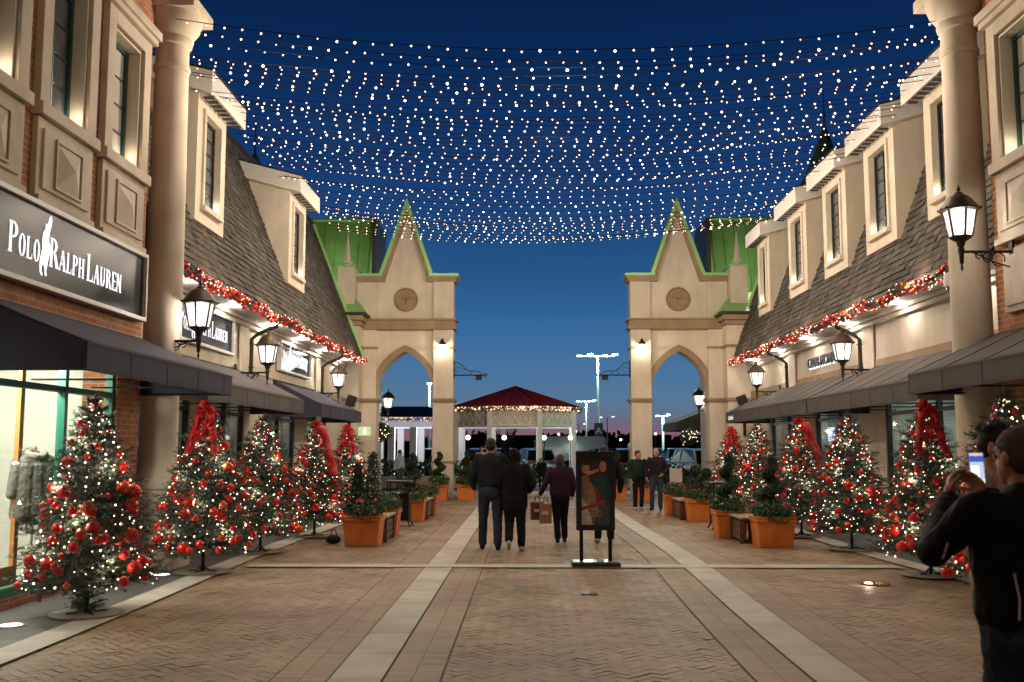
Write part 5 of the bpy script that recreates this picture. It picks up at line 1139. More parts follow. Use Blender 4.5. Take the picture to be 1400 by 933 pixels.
# ------------------------------------------------------------ car park
def paint(n, c): return mat('car_paint_' + n, c, .25, metal=.3, coat=1.0)
def car(x, y, rz, pname, col, label, van=False):
    t = thing('parked_car', (x, y, 0), label, 'car' if not van else 'van', 'vehicles in the car park', rz=rz)
    H = 1.62 if not van else 2.35; L = 2.25 if not van else 2.7; Wd = .92 if not van else 1.0
    if not van:
        sec = [(-L, .45, .62, .80), (-L + .1, .32, .95, .88), (-L * .6, .26, 1.02, Wd), (0, .24, 1.0, Wd), (L * .45, .24, .98, Wd), (L * .85, .28, .88, .86), (L, .42, .68, .72)]
        cab = [(-L + .12, .98, .70, 1.02), (-L * .72, H - .06, .66, .99), (-.2, H, .68, 1.0), (L * .18, H - .08, .66, .98), (L * .52, .98, .74, .97)]
    else:
        sec = [(-L, .4, 2.2, .95), (-L + .1, .3, 2.3, Wd), (0, .3, H, Wd), (L * .5, .3, H - .05, Wd), (L * .62, .3, 1.3, .98), (L * .95, .32, 1.1, .92), (L, .45, .9, .85)]
    b = MB(); vs = []
    for X, z0, z1, hw in sec: vs += [(X, -hw * .93, z0), (X, -hw, z0 + (z1 - z0) * .35), (X, -hw * .98, z0 + (z1 - z0) * .75), (X, -hw * .86, z1), (X, hw * .86, z1), (X, hw * .98, z0 + (z1 - z0) * .75), (X, hw, z0 + (z1 - z0) * .35), (X, hw * .93, z0)]
    n = len(sec); fs = [(8 * i + k, 8 * i + (k + 1) % 8, 8 * (i + 1) + (k + 1) % 8, 8 * (i + 1) + k) for i in range(n - 1) for k in range(8)] + [tuple(range(8))[::-1], tuple(range(8 * n - 8, 8 * n))]
    b._add(vs, fs); o = b.build('body', paint(pname, col), t, world=False, bev=.03, smooth=True)
    g_ = MB()
    if not van:
        vs = []
        for i, (X, z, hw, zb) in enumerate(cab): vs += [(X, -hw, z), (X, hw, z)]
        base = [(-L + .10, -.80, .93), (L * .55, -.80, .93), (L * .55, .80, .93), (-L + .10, .80, .93)]
        side = lambda sg: [(-L + .16, sg * .80, 1.02), (L * .50, sg * .80, 1.0), (L * .18, sg * .66, H - .10), (-.2, sg * .66, H - .03), (-L * .72, sg * .65, H - .09)]
        a_, c_ = side(-1), side(1); g_._add(a_ + c_, [tuple(range(5)), tuple(range(5, 10))[::-1], (0, 5, 6, 1)[::-1], (1, 6, 7, 2), (2, 7, 8, 3), (3, 8, 9, 4), (4, 9, 5, 0)]); g_.build('windows', CARGL, t, world=False)
        rf = MB(); rf._add([(X, sg * .64, z) for X, z in ((-L * .74, H - .075), (-.2, H - .012), (L * .19, H - .085)) for sg in (-1, 1)], [(0, 1, 3, 2), (2, 3, 5, 4)]); ro = rf.build('roof', paint(pname, col), t, world=False); so = ro.modifiers.new('s', 'SOLIDIFY'); so.thickness = -.05
        pl = MB()
        for sg in (-1, 1):
            pl.tube([(-L + .15, sg * .80, .96), (-L * .73, sg * .665, H - .07)], .05, 5); pl.tube([(L * .52, sg * .80, .96), (L * .19, sg * .665, H - .08)], .035, 5); pl.tube([(-.1, sg * .81, .96), (-.18, sg * .675, H - .04)], .03, 5)
        pl.build('pillar', paint(pname, col), t, world=False)
    else:
        g_.box(L * .51, L * .60, -.9, .9, 1.32, 2.1); g_.box(-L * .1, L * .45, -1.005, -.99, 1.3, 2.0); g_.build('windows', CARGL, t, world=False)
    for X in (-L * .62, L * .62):
        for sg in (-1, 1):
            M_ = Matrix.Translation((X, sg * (Wd - .10), .33)) @ Matrix.Rotation(PI / 2, 4, 'X'); wl = MB(); wl.lathe([(.20, -.11), (.33, -.10), (.34, 0), (.33, .10), (.20, .11)], 20, M=M_); w_ = wl.build('wheel', TYRE, t, world=False, smooth=True); rm = MB(); rm.lathe([(.05, -.116), (.20, -.112), (.20, .112), (.05, .116)], 12, M=M_); rm.build('rim', RIM, w_, world=False)
    for sg in (-1, 1):
        k = MB(); k.box(-L - .02, -L + .12, sg * .55 - .17, sg * .55 + .17, .78, .92); k.build('tail_light', mat('tail_lens', (.35, .01, .01), .3), t, world=False)
        k = MB(); k.box(L - .14, L + .01, sg * .52 - .15, sg * .52 + .15, .62, .74); k.build('headlight', mat('head_lens', (.6, .6, .6), .1), t, world=False)
    k = MB(); k.box(-L - .025, -L - .005, -.26, .26, .55, .68); k.build('number_plate', WHITE, t, world=False)
    return t
car(7.35, 45.0, PI / 2 + .22, 'white', (.72, .74, .72), 'white estate car parked beyond the right gate pylon')
car(5.2, 52.5, PI / 2 - .1, 'dark_red', (.08, .012, .012), 'dark red car beside the white estate car')
car(4.2, 60.5, PI - .1, 'black', (.012, .012, .014), 'black car behind the dark red car')
car(8.8, 60.0, PI / 2, 'graphite', (.05, .055, .06), 'graphite car behind the white estate car')
car(2.0, 62.5, PI, 'white', (.6, .65, .62), 'pale camper van standing behind the gazebo', van=True)
car(.3, 56.5, PI / 2 + .2, 'silver', (.4, .42, .43), 'silver car parked right behind the gazebo')
car(-2.6, 57.5, PI / 2, 'black', (.012, .012, .014), 'black car parked left behind the gazebo')
car(-6.3, 66, PI / 2, 'graphite', (.05, .055, .06), 'graphite car behind the pavilion')
car(4.9, 68, .1, 'silver', (.4, .42, .43), 'silver car in the middle row of the car park')
car(11, 69, .0, 'black', (.012, .012, .014), 'black car at the right of the middle row')
car(-1.6, 70, PI / 2, 'graphite', (.05, .055, .06), 'graphite car in the middle row of the car park')
car(1.4, 82, PI / 2, 'graphite', (.05, .055, .06), 'graphite car in the far row of the car park')
car(6.2, 84, .0, 'white', (.6, .65, .62), 'white car in the far row of the car park')
car(10.2, 84, PI / 2, 'black', (.012, .012, .014), 'black car in the far row of the car park')
car(3.9, 98, PI / 2, 'silver', (.4, .42, .43), 'silver car in the farthest row')
def lot_lamp(x, y, h, heads, label, power=0):
    t = thing('car_park_lamp', (x, y, 0), label, 'street lamp', 'tall car park lamps'); m = MB(); m.tube([(x, y, 0), (x, y, h)], [.11, .07], 8); m.build('pole', mat('lamp_pole', (.30, .36, .34), .5), t)
    k = h / 8.4
    for i, dx in enumerate(heads):
        m = MB(); m.box(x + dx - .20 * k, x + dx + .20 * k, y - .2, y + .2, h - .02 + .10 * (i % 2), h + .05 + .10 * (i % 2)); m.build('lamp_head', emis('lot_head', (.72, 1, .93), 4), t)
    m = MB(); m.box(x + min(heads), x + max(heads), y + .21, y + .27, h - .02, h + .05); m.build('arm', STEEL, t)
    if power: light('lot_and_fill_light', (x, y - .5, h - .4), power * .35, (.70, 1, .88), .3)
lot_lamp(5.17, 75, 8.4, (-1.35, -.55, .55, 1.3), 'tallest car park lamp with four bright heads', 1800)
lot_lamp(6.3, 110, 6.6, (-.9, .9), 'second car park lamp below the four headed one', 1500)
lot_lamp(10.5, 135, 5.6, (-.8, .8), 'car park lamp just right of the tallest lamp pole')
lot_lamp(7.5, 150, 5.0, (-.8, .8), 'small far car park lamp left of the tallest lamp pole')
lot_lamp(10.6, 80, 4.1, (-.45, .45), 'car park lamp seen through the right arch', 900)
lot_lamp(-7.3, 75, 6.35, (0,), 'single headed car park lamp seen through the left arch', 900)
light('lot_and_fill_light', (6, 42.5, 5.5), 130, (.7, 1, .88), .3)  # added fill to brighten the white car; no lamp pole here
t = thing('parking_sign', (4.5, 65, 0), 'small dark sign on a post in front of the tallest lamp', 'sign'); m = MB(); m.tube([(4.5, 65, 0), (4.5, 65, 2.6)], .06, 6); m.build('post', STEEL, t); m = MB(); m.box(4.22, 4.78, 64.9, 64.94, 2.05, 3.2); m.build('panel', BLKFRAME, t); M = FY(64.89) @ Matrix.Translation((4.5, 2.7, 0)); text_obj('sign_letter', 'A', .6, M, WHITE, t, .004)
r_ = random.Random(21)
for i in range(16):
    x, y = r_.uniform(-60, 75), r_.uniform(150, 178); h_ = r_.uniform(1.6, 4.2); t = thing('distant_lamp', (x, y, 0), ('tiny warm distant lamp glowing on the horizon', 'tiny reddish distant lamp glowing on the horizon', 'tiny white distant lamp glowing on the horizon')[i % 3], 'distant lamp', 'tiny distant lamps'); m = MB(); m.tube([(x, y, 0), (x, y, h_)], .05, 4); m.build('pole', STEEL, t); m = MB(); m.ball((x, y, h_), .16, 6, 5); m.build('lamp_head', emis('far_lamp_%d' % (i % 3), ((1, .8, .6), (1, .45, .3), (.9, 1, .95))[i % 3], 9), t)

# ------------------------------------------------------------ people
def cap_prim(mb, p, q, r1, r2, n=14, flat=1.0, fax=None):
    """tapered capsule"""
    p, q = Vector(p), Vector(q); t = (q - p); L = t.length; t = t / L if L > 1e-6 else Vector((0, 0, 1)); u = t.orthogonal().normalized(); v = t.cross(u)
    rings = []
    for k in range(4): a = -PI / 2 + PI / 2 * (k + .35) / 4; rings.append((p + t * r1 * math.sin(a), r1 * math.cos(a)))
    rings.append((p, r1)); rings.append((q, r2))
    for k in range(4): a = PI / 2 * (k + .65) / 4; rings.append((q + t * r2 * math.sin(a), r2 * math.cos(a)))
    vs = [c + (u * math.cos(2 * PI * i / n) + v * math.sin(2 * PI * i / n)) * r for c, r in rings for i in range(n)]
    m = len(rings); fs = [(j * n + i, j * n + (i + 1) % n, (j + 1) * n + (i + 1) % n, (j + 1) * n + i) for j in range(m - 1) for i in range(n)] + [tuple(range(n))[::-1], tuple(range((m - 1) * n, m * n))]
    mb._add(vs, fs)
def ell_prim(mb, c, r, rot=None, n=18):
    k = MB(); k.ball((0, 0, 0), 1, n, 12); M = Matrix.Translation(c) @ (rot.to_matrix().to_4x4() if rot else Matrix()) @ Matrix.Diagonal((*r, 1)); mb._add([tuple(M @ Vector(p)) for p in k.v], k.f)
def remesh(mb, name, m, parent, vox=.012, sm=4, folds=0, fscale=.12):
    me = mb.mesh(name); o = bpy.data.objects.new(name, me); COL.objects.link(o)
    r = o.modifiers.new('r', 'REMESH'); r.mode = 'VOXEL'; r.voxel_size = vox
    s = o.modifiers.new('s', 'SMOOTH'); s.iterations = sm; s.factor = .5
    if folds:
        tx = bpy.data.textures.get('folds%g' % fscale) or bpy.data.textures.new('folds%g' % fscale, 'CLOUDS'); tx.noise_scale = fscale; tx.noise_depth = 2
        d = o.modifiers.new('d', 'DISPLACE'); d.texture = tx; d.strength = folds; d.mid_level = .5
    dg = bpy.context.evaluated_depsgraph_get(); dg.update(); nm = bpy.data.meshes.new_from_object(o.evaluated_get(dg)); o.modifiers.clear(); o.data = nm; nm.materials.clear(); nm.materials.append(m); nm.shade_smooth(); o.parent = parent; return o
cl = lambda n, c, **k: mat('cloth_' + n, c, k.pop('rough', .9), spec=.12, bump=.3, bscale=120, var=.12, vscale=9, **k)
def hand(mb, wrist, elbow, palm_n=None, curl=.5, sc=1.0, side=1, reach=None):
    """palm, four unequal fingers and a thumb, continuing the forearm; curl 0 flat .. 1 closed"""
    wv, ev = Vector(wrist), Vector(elbow); d = (reach or (wv - ev)).normalized(); n = (palm_n or Vector((-side, 0, 0))); n = (n - d * n.dot(d)).normalized(); s_ = d.cross(n) # across the palm
    pc = wv + d * .05 * sc; rot = Matrix((s_, d, n)).transposed().to_euler(); ell_prim(mb, pc, (.040 * sc, .050 * sc, .016 * sc), rot)
    cap_prim(mb, wv - d * .02, wv + d * .03, .024 * sc, .026 * sc)
    for i, (off, ln) in enumerate(((-.029, .070), (-.010, .080), (.010, .075), (.028, .058))):
        b = wv + d * (.088 - abs(off) * .25) * sc + s_ * off * sc; dd = d.copy(); p = b; r = .0085 * sc
        for k in range(3):
            dd = (dd * math.cos(curl * 1.1) + n * math.sin(curl * 1.1)).normalized(); q = p + dd * ln * sc * (.46, .31, .23)[k]; cap_prim(mb, p, q, r, r * .9, 8); p = q; r *= .9
    b = wv + d * .03 * sc - s_ * .030 * sc; dd = (d * .75 - s_ * .6 + n * .35).normalized(); p = b; r = .011 * sc
    for k in range(2): q = p + dd * .034 * sc; cap_prim(mb, p, q, r, r * .85, 8); p = q; dd = (dd + n * .3 * curl + s_ * .25).normalized(); r *= .85
def person(x, y, rz, H, label, J=None, top=None, bottom=None, shoes=None, hair=None, hood=False, coat=0., hairlen=0, bulk=1.0, vox=.011, headturn=0, cap_=None, collar=None, detail=False, skinm=None, sleevem=None, curl=.45, shoulder=.19, headpitch=0, palms={}, reach={}, folds=.012):
    t = thing('person', (x, y, 0), label, 'person', rz=rz); k = H / 1.75
    j = dict(hipL=(-.095, 0, .92), hipR=(.095, 0, .92), kneeL=(-.10, .02, .49), kneeR=(.10, .02, .49), ankL=(-.10, -.01, .085), ankR=(.10, -.01, .085), shL=(-shoulder, 0, 1.43), shR=(shoulder, 0, 1.43), elL=(-.27, -.04, 1.14), elR=(.27, -.04, 1.14), wrL=(-.27, .05, .90), wrR=(.27, .05, .90), head=(0, .02, 1.62), toeL=None, toeR=None)
    if J: j.update(J)
    for q in ('L', 'R'):
        if j['toe' + q] is None: a = j['ank' + q]; j['toe' + q] = (a[0] * 1.15, a[1] + .15, a[2] - .05)
    j = {a: Vector(b) * k for a, b in j.items()}; sk = skinm or SKIN; S = k
    hd = j['head']; rot = Euler((headpitch, 0, headturn)); HM = lambda v: hd + (rot.to_matrix() @ Vector(v)) * S
    b = MB(); neck0 = Vector((0, 0, 1.42)) * S
    ell_prim(b, HM((0, -.005, .035)), (.078 * S, .098 * S, .088 * S), rot); ell_prim(b, HM((0, .018, -.035)), (.064 * S, .080 * S, .078 * S), rot); ell_prim(b, HM((0, .055, -.085)), (.034 * S, .035 * S, .028 * S), rot)
    cap_prim(b, neck0, HM((0, -.015, -.06)), .062 * S, .055 * S)
    # face: nose, brow, lips, ears
    cap_prim(b, HM((0, .092, .012)), HM((0, .112, -.028)), .010 * S, .015 * S, 8); cap_prim(b, HM((-.04, .082, .035)), HM((.04, .082, .035)), .014 * S, .014 * S, 8)
    cap_prim(b, HM((-.018, .094, -.062)), HM((.018, .094, -.062)), .009 * S, .009 * S, 8)
    for sg in (-1, 1): ell_prim(b, HM((sg * .081, -.005, -.005)), (.012 * S, .020 * S, .034 * S), rot)
    cap_prim(b, (-.10 * S, 0, 1.33 * S), (.10 * S, 0, 1.33 * S), .10 * S, .10 * S); cap_prim(b, (0, 0, 1.3 * S), (0, 0, .98 * S), .095 * S, .095 * S); cap_prim(b, (-.05 * S, 0, .94 * S), (.05 * S, 0, .94 * S), .095 * S, .095 * S)
    for q, sg in (('L', -1), ('R', 1)):
        cap_prim(b, j['sh' + q], j['el' + q], .046 * S, .036 * S); cap_prim(b, j['el' + q], j['wr' + q], .036 * S, .025 * S)
        hand(b, j['wr' + q], j['el' + q], palms.get(q) or Vector((-sg, 0, 0)), curl, S, sg, reach.get(q))
        cap_prim(b, j['hip' + q], j['knee' + q], .078 * S, .052 * S); cap_prim(b, j['knee' + q], j['ank' + q], .050 * S, .036 * S); cap_prim(b, j['ank' + q] - Vector((0, .03, .03)) * S, j['toe' + q], .032 * S, .026 * S)
    remesh(b, 'body', sk, t, .0065 if detail else .009, 2)
    # eyes
    e = MB()
    for sg in (-1, 1): p = HM((sg * .031, .083, .012)); e.ball(tuple(p), .0125 * S, 8, 6)
    e.build('eyes', mat('eyes', (.05, .035, .03), .2), t, world=False, smooth=True)
    # trousers
    b = MB(); cap_prim(b, (-.06 * S, 0, .97 * S), (.06 * S, 0, .97 * S), .125 * S * bulk, .125 * S * bulk); ell_prim(b, (0, -.03 * S, .90 * S), (.17 * S * bulk, .13 * S * bulk, .13 * S))
    for q in 'LR':
        cap_prim(b, j['hip' + q], j['knee' + q], .100 * S * bulk, .074 * S * bulk); a = j['ank' + q]; cap_prim(b, j['knee' + q], a + (j['knee' + q] - a) * .06, .072 * S * bulk, .062 * S * bulk)
    remesh(b, 'trousers', bottom, t, vox, 3, folds, .07)
    # top
    if top:
        b = MB(); hem = .90 - coat
        cap_prim(b, (-.10 * S, 0, 1.345 * S), (.10 * S, 0, 1.345 * S), .125 * S * bulk, .125 * S * bulk); cap_prim(b, Vector((-shoulder + .02, 0, 1.41)) * S, Vector((shoulder - .02, 0, 1.41)) * S, .075 * S * bulk, .075 * S * bulk)
        for sg in (-1, 1): cap_prim(b, (sg * .075 * S, 0, 1.3 * S), (sg * .085 * S, 0, (hem + .10) * S), .135 * S * bulk, .130 * S * bulk)
        cap_prim(b, (0, 0, 1.46 * S), (0, 0, 1.40 * S), .075 * S, .10 * S)
        cap_prim(b, (0, -.01 * S, 1.38 * S), (0, -.01 * S, (hem + .10) * S), .142 * S * bulk, .138 * S * bulk)
        for q in 'LR':
            wv = j['wr' + q] + (j['el' + q] - j['wr' + q]) * .08; cap_prim(b, j['sh' + q], j['el' + q], .074 * S * bulk, .062 * S * bulk); cap_prim(b, j['el' + q], wv, .062 * S * bulk, .045 * S * bulk)
        if hood: ell_prim(b, HM((0, -.03, .01)), (.112 * S, .118 * S, .145 * S), rot); cap_prim(b, (0, -.03 * S, 1.50 * S), (0, -.03 * S, 1.42 * S), .10 * S, .14 * S)
        if collar: cap_prim(b, (-.04 * S, -.06 * S, 1.46 * S), (.04 * S, -.06 * S, 1.46 * S), .07 * S, .07 * S)
        o = remesh(b, 'jacket', top, t, vox, 3, folds * 1.3, .11)
    # hair
    if hair and not hood:
        b = MB(); ell_prim(b, HM((0, -.014, .052)), (.085 * S, .102 * S, .088 * S), rot); 
        if hairlen: ell_prim(b, HM((0, -.045, -.01)), (.092 * S, .085 * S, .115 * S), rot); ell_prim(b, HM((0, -.06, -.06)), (.075 * S, .06 * S, .08 * S), rot)
        else: ell_prim(b, HM((0, -.045, .01)), (.082 * S, .070 * S, .085 * S), rot)
        h = remesh(b, 'hair', hair, t, .008, 2, .012 if detail else .01, .02)
    if cap_:
        b = MB(); ell_prim(b, HM((0, -.01, .075)), (.10 * S, .115 * S, .06 * S), rot); cap_prim(b, HM((-.05, .10, .06)), HM((.05, .10, .06)), .02 * S, .02 * S); remesh(b, 'flat_cap', cap_, t, .008, 2)
    for q in 'LR':
        b = MB(); a, to = j['ank' + q], j['toe' + q]; dr = (to - a); dr.z = 0 if abs(dr.z) < .09 else dr.z
        heel = a + Vector((0, -.045, -.045)) * S; cap_prim(b, heel, to, .040 * S, .034 * S); cap_prim(b, a + Vector((0, 0, .01)) * S, a - Vector((0, 0, .03)) * S, .046 * S, .045 * S); cap_prim(b, heel + Vector((0, 0, -.006)), to + Vector((0, .01, -.004)), .036 * S, .034 * S)
        remesh(b, 'shoe', shoes or cl('black_shoe', (.015, .013, .012), rough=.5), t, .010, 2)
    return t
BLK = cl('black', (.012, .012, .013)); NAVYJ = cl('charcoal', (.022, .024, .024)); JEANS = cl('dark_jeans', (.035, .042, .060)); PURP = cl('plum', (.040, .018, .036)); GRN = cl('dark_green', (.010, .032, .020)); BEI = cl('beige', (.45, .33, .24)); GREY = cl('grey', (.10, .10, .10)); WHT = cl('white_shirt', (.5, .5, .52))
stepL = dict(kneeL=(-.10, .10, .50), ankL=(-.11, .13, .09), kneeR=(.10, -.02, .49), ankR=(.11, -.16, .10))
person(-.61, 16.6, 0, 1.80, 'man in charcoal jacket and dark jeans walking away, left of the central pair', dict(elL=(-.30, -.03, 1.15), wrL=(-.27, .12, .96), elR=(.30, -.03, 1.15), wrR=(.27, .10, .95), kneeL=(-.12, .10, .50), ankL=(-.13, .12, .09), kneeR=(.11, .0, .49), ankR=(.12, -.14, .10)), NAVYJ, JEANS, None, HAIRB, coat=-.05, bulk=1.06, folds=.016)
pp = person(-.22, 16.5, -.05, 1.62, 'person in long black hooded coat walking away with one heel raised', dict(elL=(-.29, -.05, 1.15), wrL=(-.24, .10, 1.0), elR=(.32, -.04, 1.15), wrR=(.25, .12, 1.02), kneeL=(-.09, .02, .48), ankL=(-.08, -.26, .20), toeL=(-.09, -.20, .06), kneeR=(.11, .04, .49), ankR=(.12, .02, .09)), BLK, BLK, cl('white_trainer', (.45, .40, .34)), None, hood=True, coat=.22, bulk=1.12, folds=.016)
purp = person(.56, 17.9, .02, 1.53, 'woman in plum coat walking away carrying paper shopping bags', dict(elL=(-.30, -.06, 1.16), wrL=(-.40, .02, .95), elR=(.27, -.03, 1.14), wrR=(.25, .1, .93), ankL=(-.06, -.16, .10), ankR=(.09, .12, .09), kneeL=(-.07, -.01, .49), kneeR=(.08, .10, .50)), PURP, BLK, None, mat('brown_hair', (.030, .014, .010), .6, bump=.6, bscale=160), hairlen=1, coat=.02, bulk=1.02, collar=1, curl=.9, folds=.016)
person(1.32, 17.8, .1, 1.68, 'person in dark coat half hidden behind the poster stand', dict(elR=(.31, -.02, 1.15), wrR=(.30, .06, .92), kneeL=(-.09, .10, .5), ankL=(-.10, .12, .09), ankR=(.10, -.08, .09)), BLK, BLK, cl('white_trainer', (.45, .40, .34)), HAIRB, coat=.16, bulk=1.05)
person(.54, 41.5, PI, 1.22, 'small child in dark coat far away walking towards the camera', dict(ankL=(-.1, .1, .09), kneeL=(-.1, .1, .5)), BLK, BLK, None, HAIRB, vox=.014)
person(2.95, 27.4, PI + .15, 1.57, 'woman in dark green jumper and black trousers strolling towards the camera', dict(ankL=(-.06, .09, .09), kneeL=(-.08, .1, .5), wrL=(-.30, .0, .88), wrR=(.24, .1, .90)), GRN, BLK, cl('pale_trainer', (.5, .3, .28)), HAIRB, headturn=.7, coat=0, hairlen=0)
person(3.40, 27.1, PI - .25, 1.63, 'bald man in dark jacket and jeans beside the woman in green', dict(elL=(-.33, -.02, 1.15), wrL=(-.20, .16, 1.02), elR=(.30, -.05, 1.15), wrR=(.27, .08, .93), ankR=(.13, .06, .09), kneeR=(.12, .08, .5)), cl('dark_jacket', (.022, .016, .018)), JEANS, None, None, coat=-.02)
person(-4.30, 24.2, -PI / 2 + .15, 1.75, 'person in grey jacket and dark flat cap standing between the left trees', dict(), GREY, BLK, None, HAIRB, cap_=BLK, coat=.05)
person(-5.05, 40.0, -2.2, 1.55, 'distant person with white shirt under a dark jacket beyond the left arch', dict(), WHT, GREY, None, HAIRB, vox=.014)
person(-2.05, 44.8, PI, 1.70, 'distant person in pale coat just left of the walking man head', dict(), BEI, BLK, None, HAIRG, vox=.014)
person(-1.45, 44.8, PI, 1.74, 'distant person in grey coat just right of the walking man head', dict(), GREY, BLK, None, HAIRB, vox=.014)
# photographer seen from behind at the right edge; phone raised in front of his left shoulder
ph = person(2.045, 4.25, .12, 1.72, 'man in black jacket at the right edge holding up a phone, seen from behind', dict(shL=(-.20, 0, 1.42), elL=(-.36, .08, 1.24), wrL=(-.13, .36, 1.46), elR=(.34, .14, 1.20), wrR=(.05, .38, 1.47), head=(0, .03, 1.63)), cl('jacket_black', (.009, .0085, .009), rough=.75), JEANS, None, HAIRG, coat=-.02, bulk=1.13, vox=.009, detail=True, headturn=.25, collar=1, curl=.55, folds=.032,
            palms={'L': Vector((.8, -.15, .3)), 'R': Vector((-.8, -.15, .3))}, reach={'L': Vector((.22, .25, .9)), 'R': Vector((-.5, .25, .75))})
zp = MB(); zp.tube([(-.155, -.17, .98), (-.15, -.172, 1.06), (-.165, -.168, 1.16)], .005, 5); zp.tube([(-.36, .01, 1.20), (-.345, -.005, 1.26), (-.36, .03, 1.31)], .005, 5); zp.build('reflective_zip', mat('zip_silver', (.6, .58, .55), .3, metal=.5), ph, world=False)
mp_ = person(2.66, 5.85, -PI + .75, 1.78, 'young man in beige with short spiky black hair facing the phone photographer', dict(elL=(-.26, .02, 1.14), wrL=(-.2, .2, .98), head=(0, .02, 1.62)), BEI, BEI, None, HAIRB, detail=True, vox=.011, coat=-.02, headpitch=-.1, bulk=.98)
r_ = random.Random(4); m = MB()
for i in range(420):
    a, el = r_.uniform(0, 2 * PI), r_.uniform(.35, 1.5); c = Vector((math.cos(a) * math.cos(el) * .084, math.sin(a) * math.cos(el) * .10 - .012, math.sin(el) * .088 + .052)); d = c.copy(); d.z -= .03; d.normalize(); p = Vector((0, .02, 1.62)) + c; e = d.orthogonal().normalized() * .004
    m._add([(p - e) * 1.017, (p + e) * 1.017, (p + d * r_.uniform(.02, .035) + Vector((0, .01, .01))) * 1.017], [(0, 1, 2)])
m.build('spiky_hair', HAIRB, mp_, world=False)
# phone
t = thing('phone', (2.035, 4.66, 1.55), 'phone with a bright screen held up by the man in black', 'phone')
M_ = Matrix.Translation((2.032, 4.655, 1.556)) @ Matrix.Diagonal((.9, 1, .94, 1)) @ Matrix.Rotation(-.05, 4, 'Z') @ Matrix.Rotation(-.12, 4, 'X')
m = MB(); m.box(-.037, .037, -.004, .004, -.076, .076, M_); m.build('case', BLKFRAME, t, bev=.003)
def scr(name, x0, x1, z0, z1, col, st, d=.0050): k = MB(); k.box(x0, x1, -d, -.0041, z0, z1, M_); k.build(name, emis('screen_%s' % name, col, st, base=(.02, .02, .02), sample=(name == 'screen')), t)
scr('screen', -.034, .034, -.073, .073, (.42, .5, .62), 1.0); scr('screen_sky', -.0335, .0335, .030, .060, (.02, .08, .32), 1.2, .0054); scr('screen_record_mark', -.012, .012, .060, .070, (1, .25, .2), 1.6, .0056)
scr('screen_buildings', -.030, .010, -.045, .012, (.9, .88, .85), 1.2, .0053); scr('screen_street', -.022, .032, -.070, -.052, (.9, .82, .74), 1.1, .0055)
# carrier bags in the woman's left hand
def cbag(x, y, z, w_, h_, col, lab, rz, words=None):
    t = thing('shopping_bag', (x, y, z), lab, 'bag', 'paper bags carried by the woman in plum'); M_ = Matrix.Translation((x, y, z)) @ Matrix.Rotation(rz, 4, 'Z'); m = MB(); m.box(-w_ / 2, w_ / 2, -.055, .055, 0, h_, M_); m.build('paper_bag', cl(lab.split()[0], col, rough=.6), t, bev=.006)
    m = MB(); m.tube([M_ @ Vector((-w_ * .25, 0, h_ - .01)), M_ @ Vector((-w_ * .1, 0, h_ + .11)), M_ @ Vector((w_ * .1, 0, h_ + .11)), M_ @ Vector((w_ * .25, 0, h_ - .01))], .006, 5); m.build('handle', IRON, t)
    m = MB(); m.box(-w_ * .3, w_ * .3, -.0585, -.056, h_ * .45, h_ * .62, M_); m.build('printed_mark', mat('bag_print', (.55, .42, .3), .6), t)
cbag(.155, 17.86, .40, .22, .30, (.10, .05, .035), 'dark brown paper bag, left of the two carried by the woman in plum', .3); cbag(.30, 17.80, .34, .20, .34, (.30, .16, .07), 'tan paper bag, right of the two carried by the woman in plum', -.2)

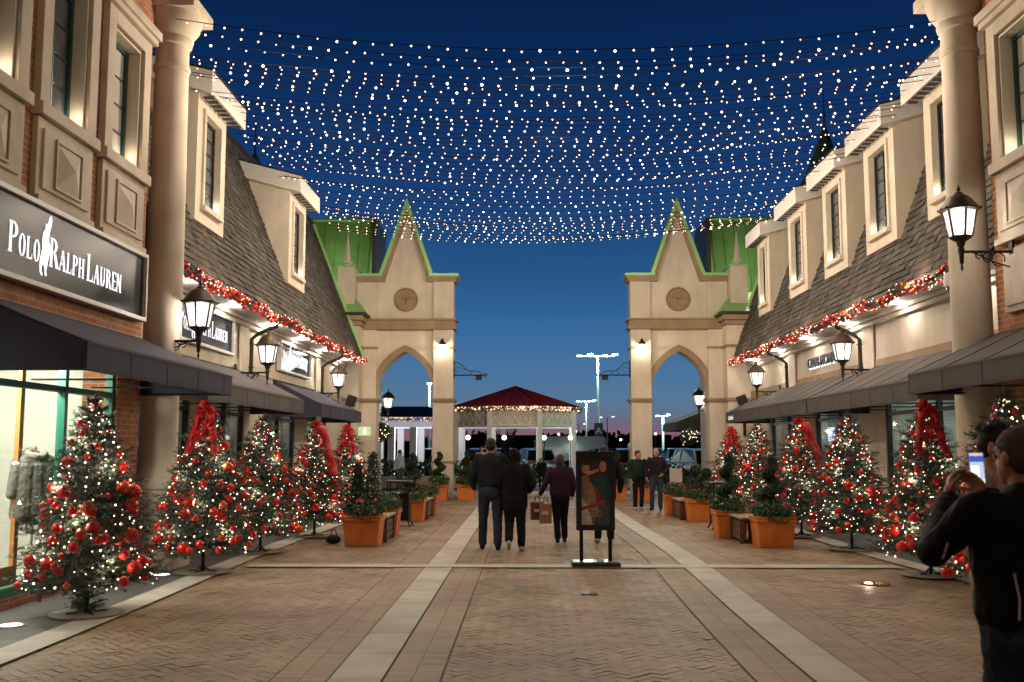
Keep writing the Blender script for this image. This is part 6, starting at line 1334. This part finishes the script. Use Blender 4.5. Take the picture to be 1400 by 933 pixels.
# quilted coat displayed in the left shop window
t = thing('display_coat', (-5.62, 10.35 + 1.15, .8), 'grey quilted coat with fur collar hanging in the bright shop window', 'coat')
cx_, cy_, cz_ = -5.66, 11.62, 1.22; M_ = Matrix.Translation((cx_, cy_, cz_)) @ Matrix.Rotation(.9, 4, 'Z')
b = MB()
def T(p): return tuple(M_ @ Vector(p))
cap_prim(b, T((-.12, 0, .26)), T((.12, 0, .26)), .10, .10); cap_prim(b, T((-.11, 0, .2)), T((-.13, 0, -.32)), .12, .13); cap_prim(b, T((.11, 0, .2)), T((.13, 0, -.32)), .12, .13); cap_prim(b, T((0, 0, .2)), T((0, 0, -.32)), .13, .14)
cap_prim(b, T((-.20, 0, .26)), T((-.27, -.03, -.10)), .07, .055); cap_prim(b, T((.20, 0, .26)), T((.26, -.05, -.10)), .07, .055)
QM = bpy.data.materials.new('quilted_grey'); QM.use_nodes = True; n_ = QM.node_tree; bs = n_.nodes['Principled BSDF']; bs.inputs['Base Color'].default_value = (.13, .13, .105, 1); bs.inputs['Roughness'].default_value = .45
tc_ = _n(n_, 'ShaderNodeTexCoord'); bk = _n(n_, 'ShaderNodeMapping'); bk.inputs['Rotation'].default_value = (R(45), R(35), R(20)); ck = _n(n_, 'ShaderNodeTexVoronoi', feature='DISTANCE_TO_EDGE'); ck.inputs['Scale'].default_value = 11; ck.inputs['Randomness'].default_value = 0.0
n_.links.new(tc_.outputs['Object'], bk.inputs[0]); n_.links.new(bk.outputs[0], ck.inputs['Vector']); bp_ = _n(n_, 'ShaderNodeBump'); bp_.inputs['Distance'].default_value = .02; bp_.inputs['Strength'].default_value = .9; n_.links.new(ck.outputs['Distance'], bp_.inputs['Height']); n_.links.new(bp_.outputs[0], bs.inputs['Normal'])
o = remesh(b, 'coat_body', QM, None, .009, 2); o.parent = t; o.location = -t.location
b = MB(); r_ = random.Random(2)
for i in range(10): a = PI * 2 * i / 10; cap_prim(b, T((.10 * math.cos(a), .09 * math.sin(a), .36 + .03 * math.sin(a))), T((.10 * math.cos(a + .6), .09 * math.sin(a + .6), .36 + .03 * math.sin(a + .6))), .042, .042)
o = remesh(b, 'fur_collar', mat('pale_fur', (.36, .33, .27), .9, bump=.8, bscale=90), None, .008, 1, .02, .03); o.parent = t; o.location = -t.location
m = MB(); m.tube([(cx_, cy_, .12), (cx_, cy_, 1.66)], .012, 6); m.lathe([(.14, .12), (.14, .14), (0, .14)], 16, (cx_, cy_, 0)); m.build('stand', STEEL, t)
light('shop_window_light', (-5.85, 10.6, 2.75), 85, (1, .93, .82), .15)
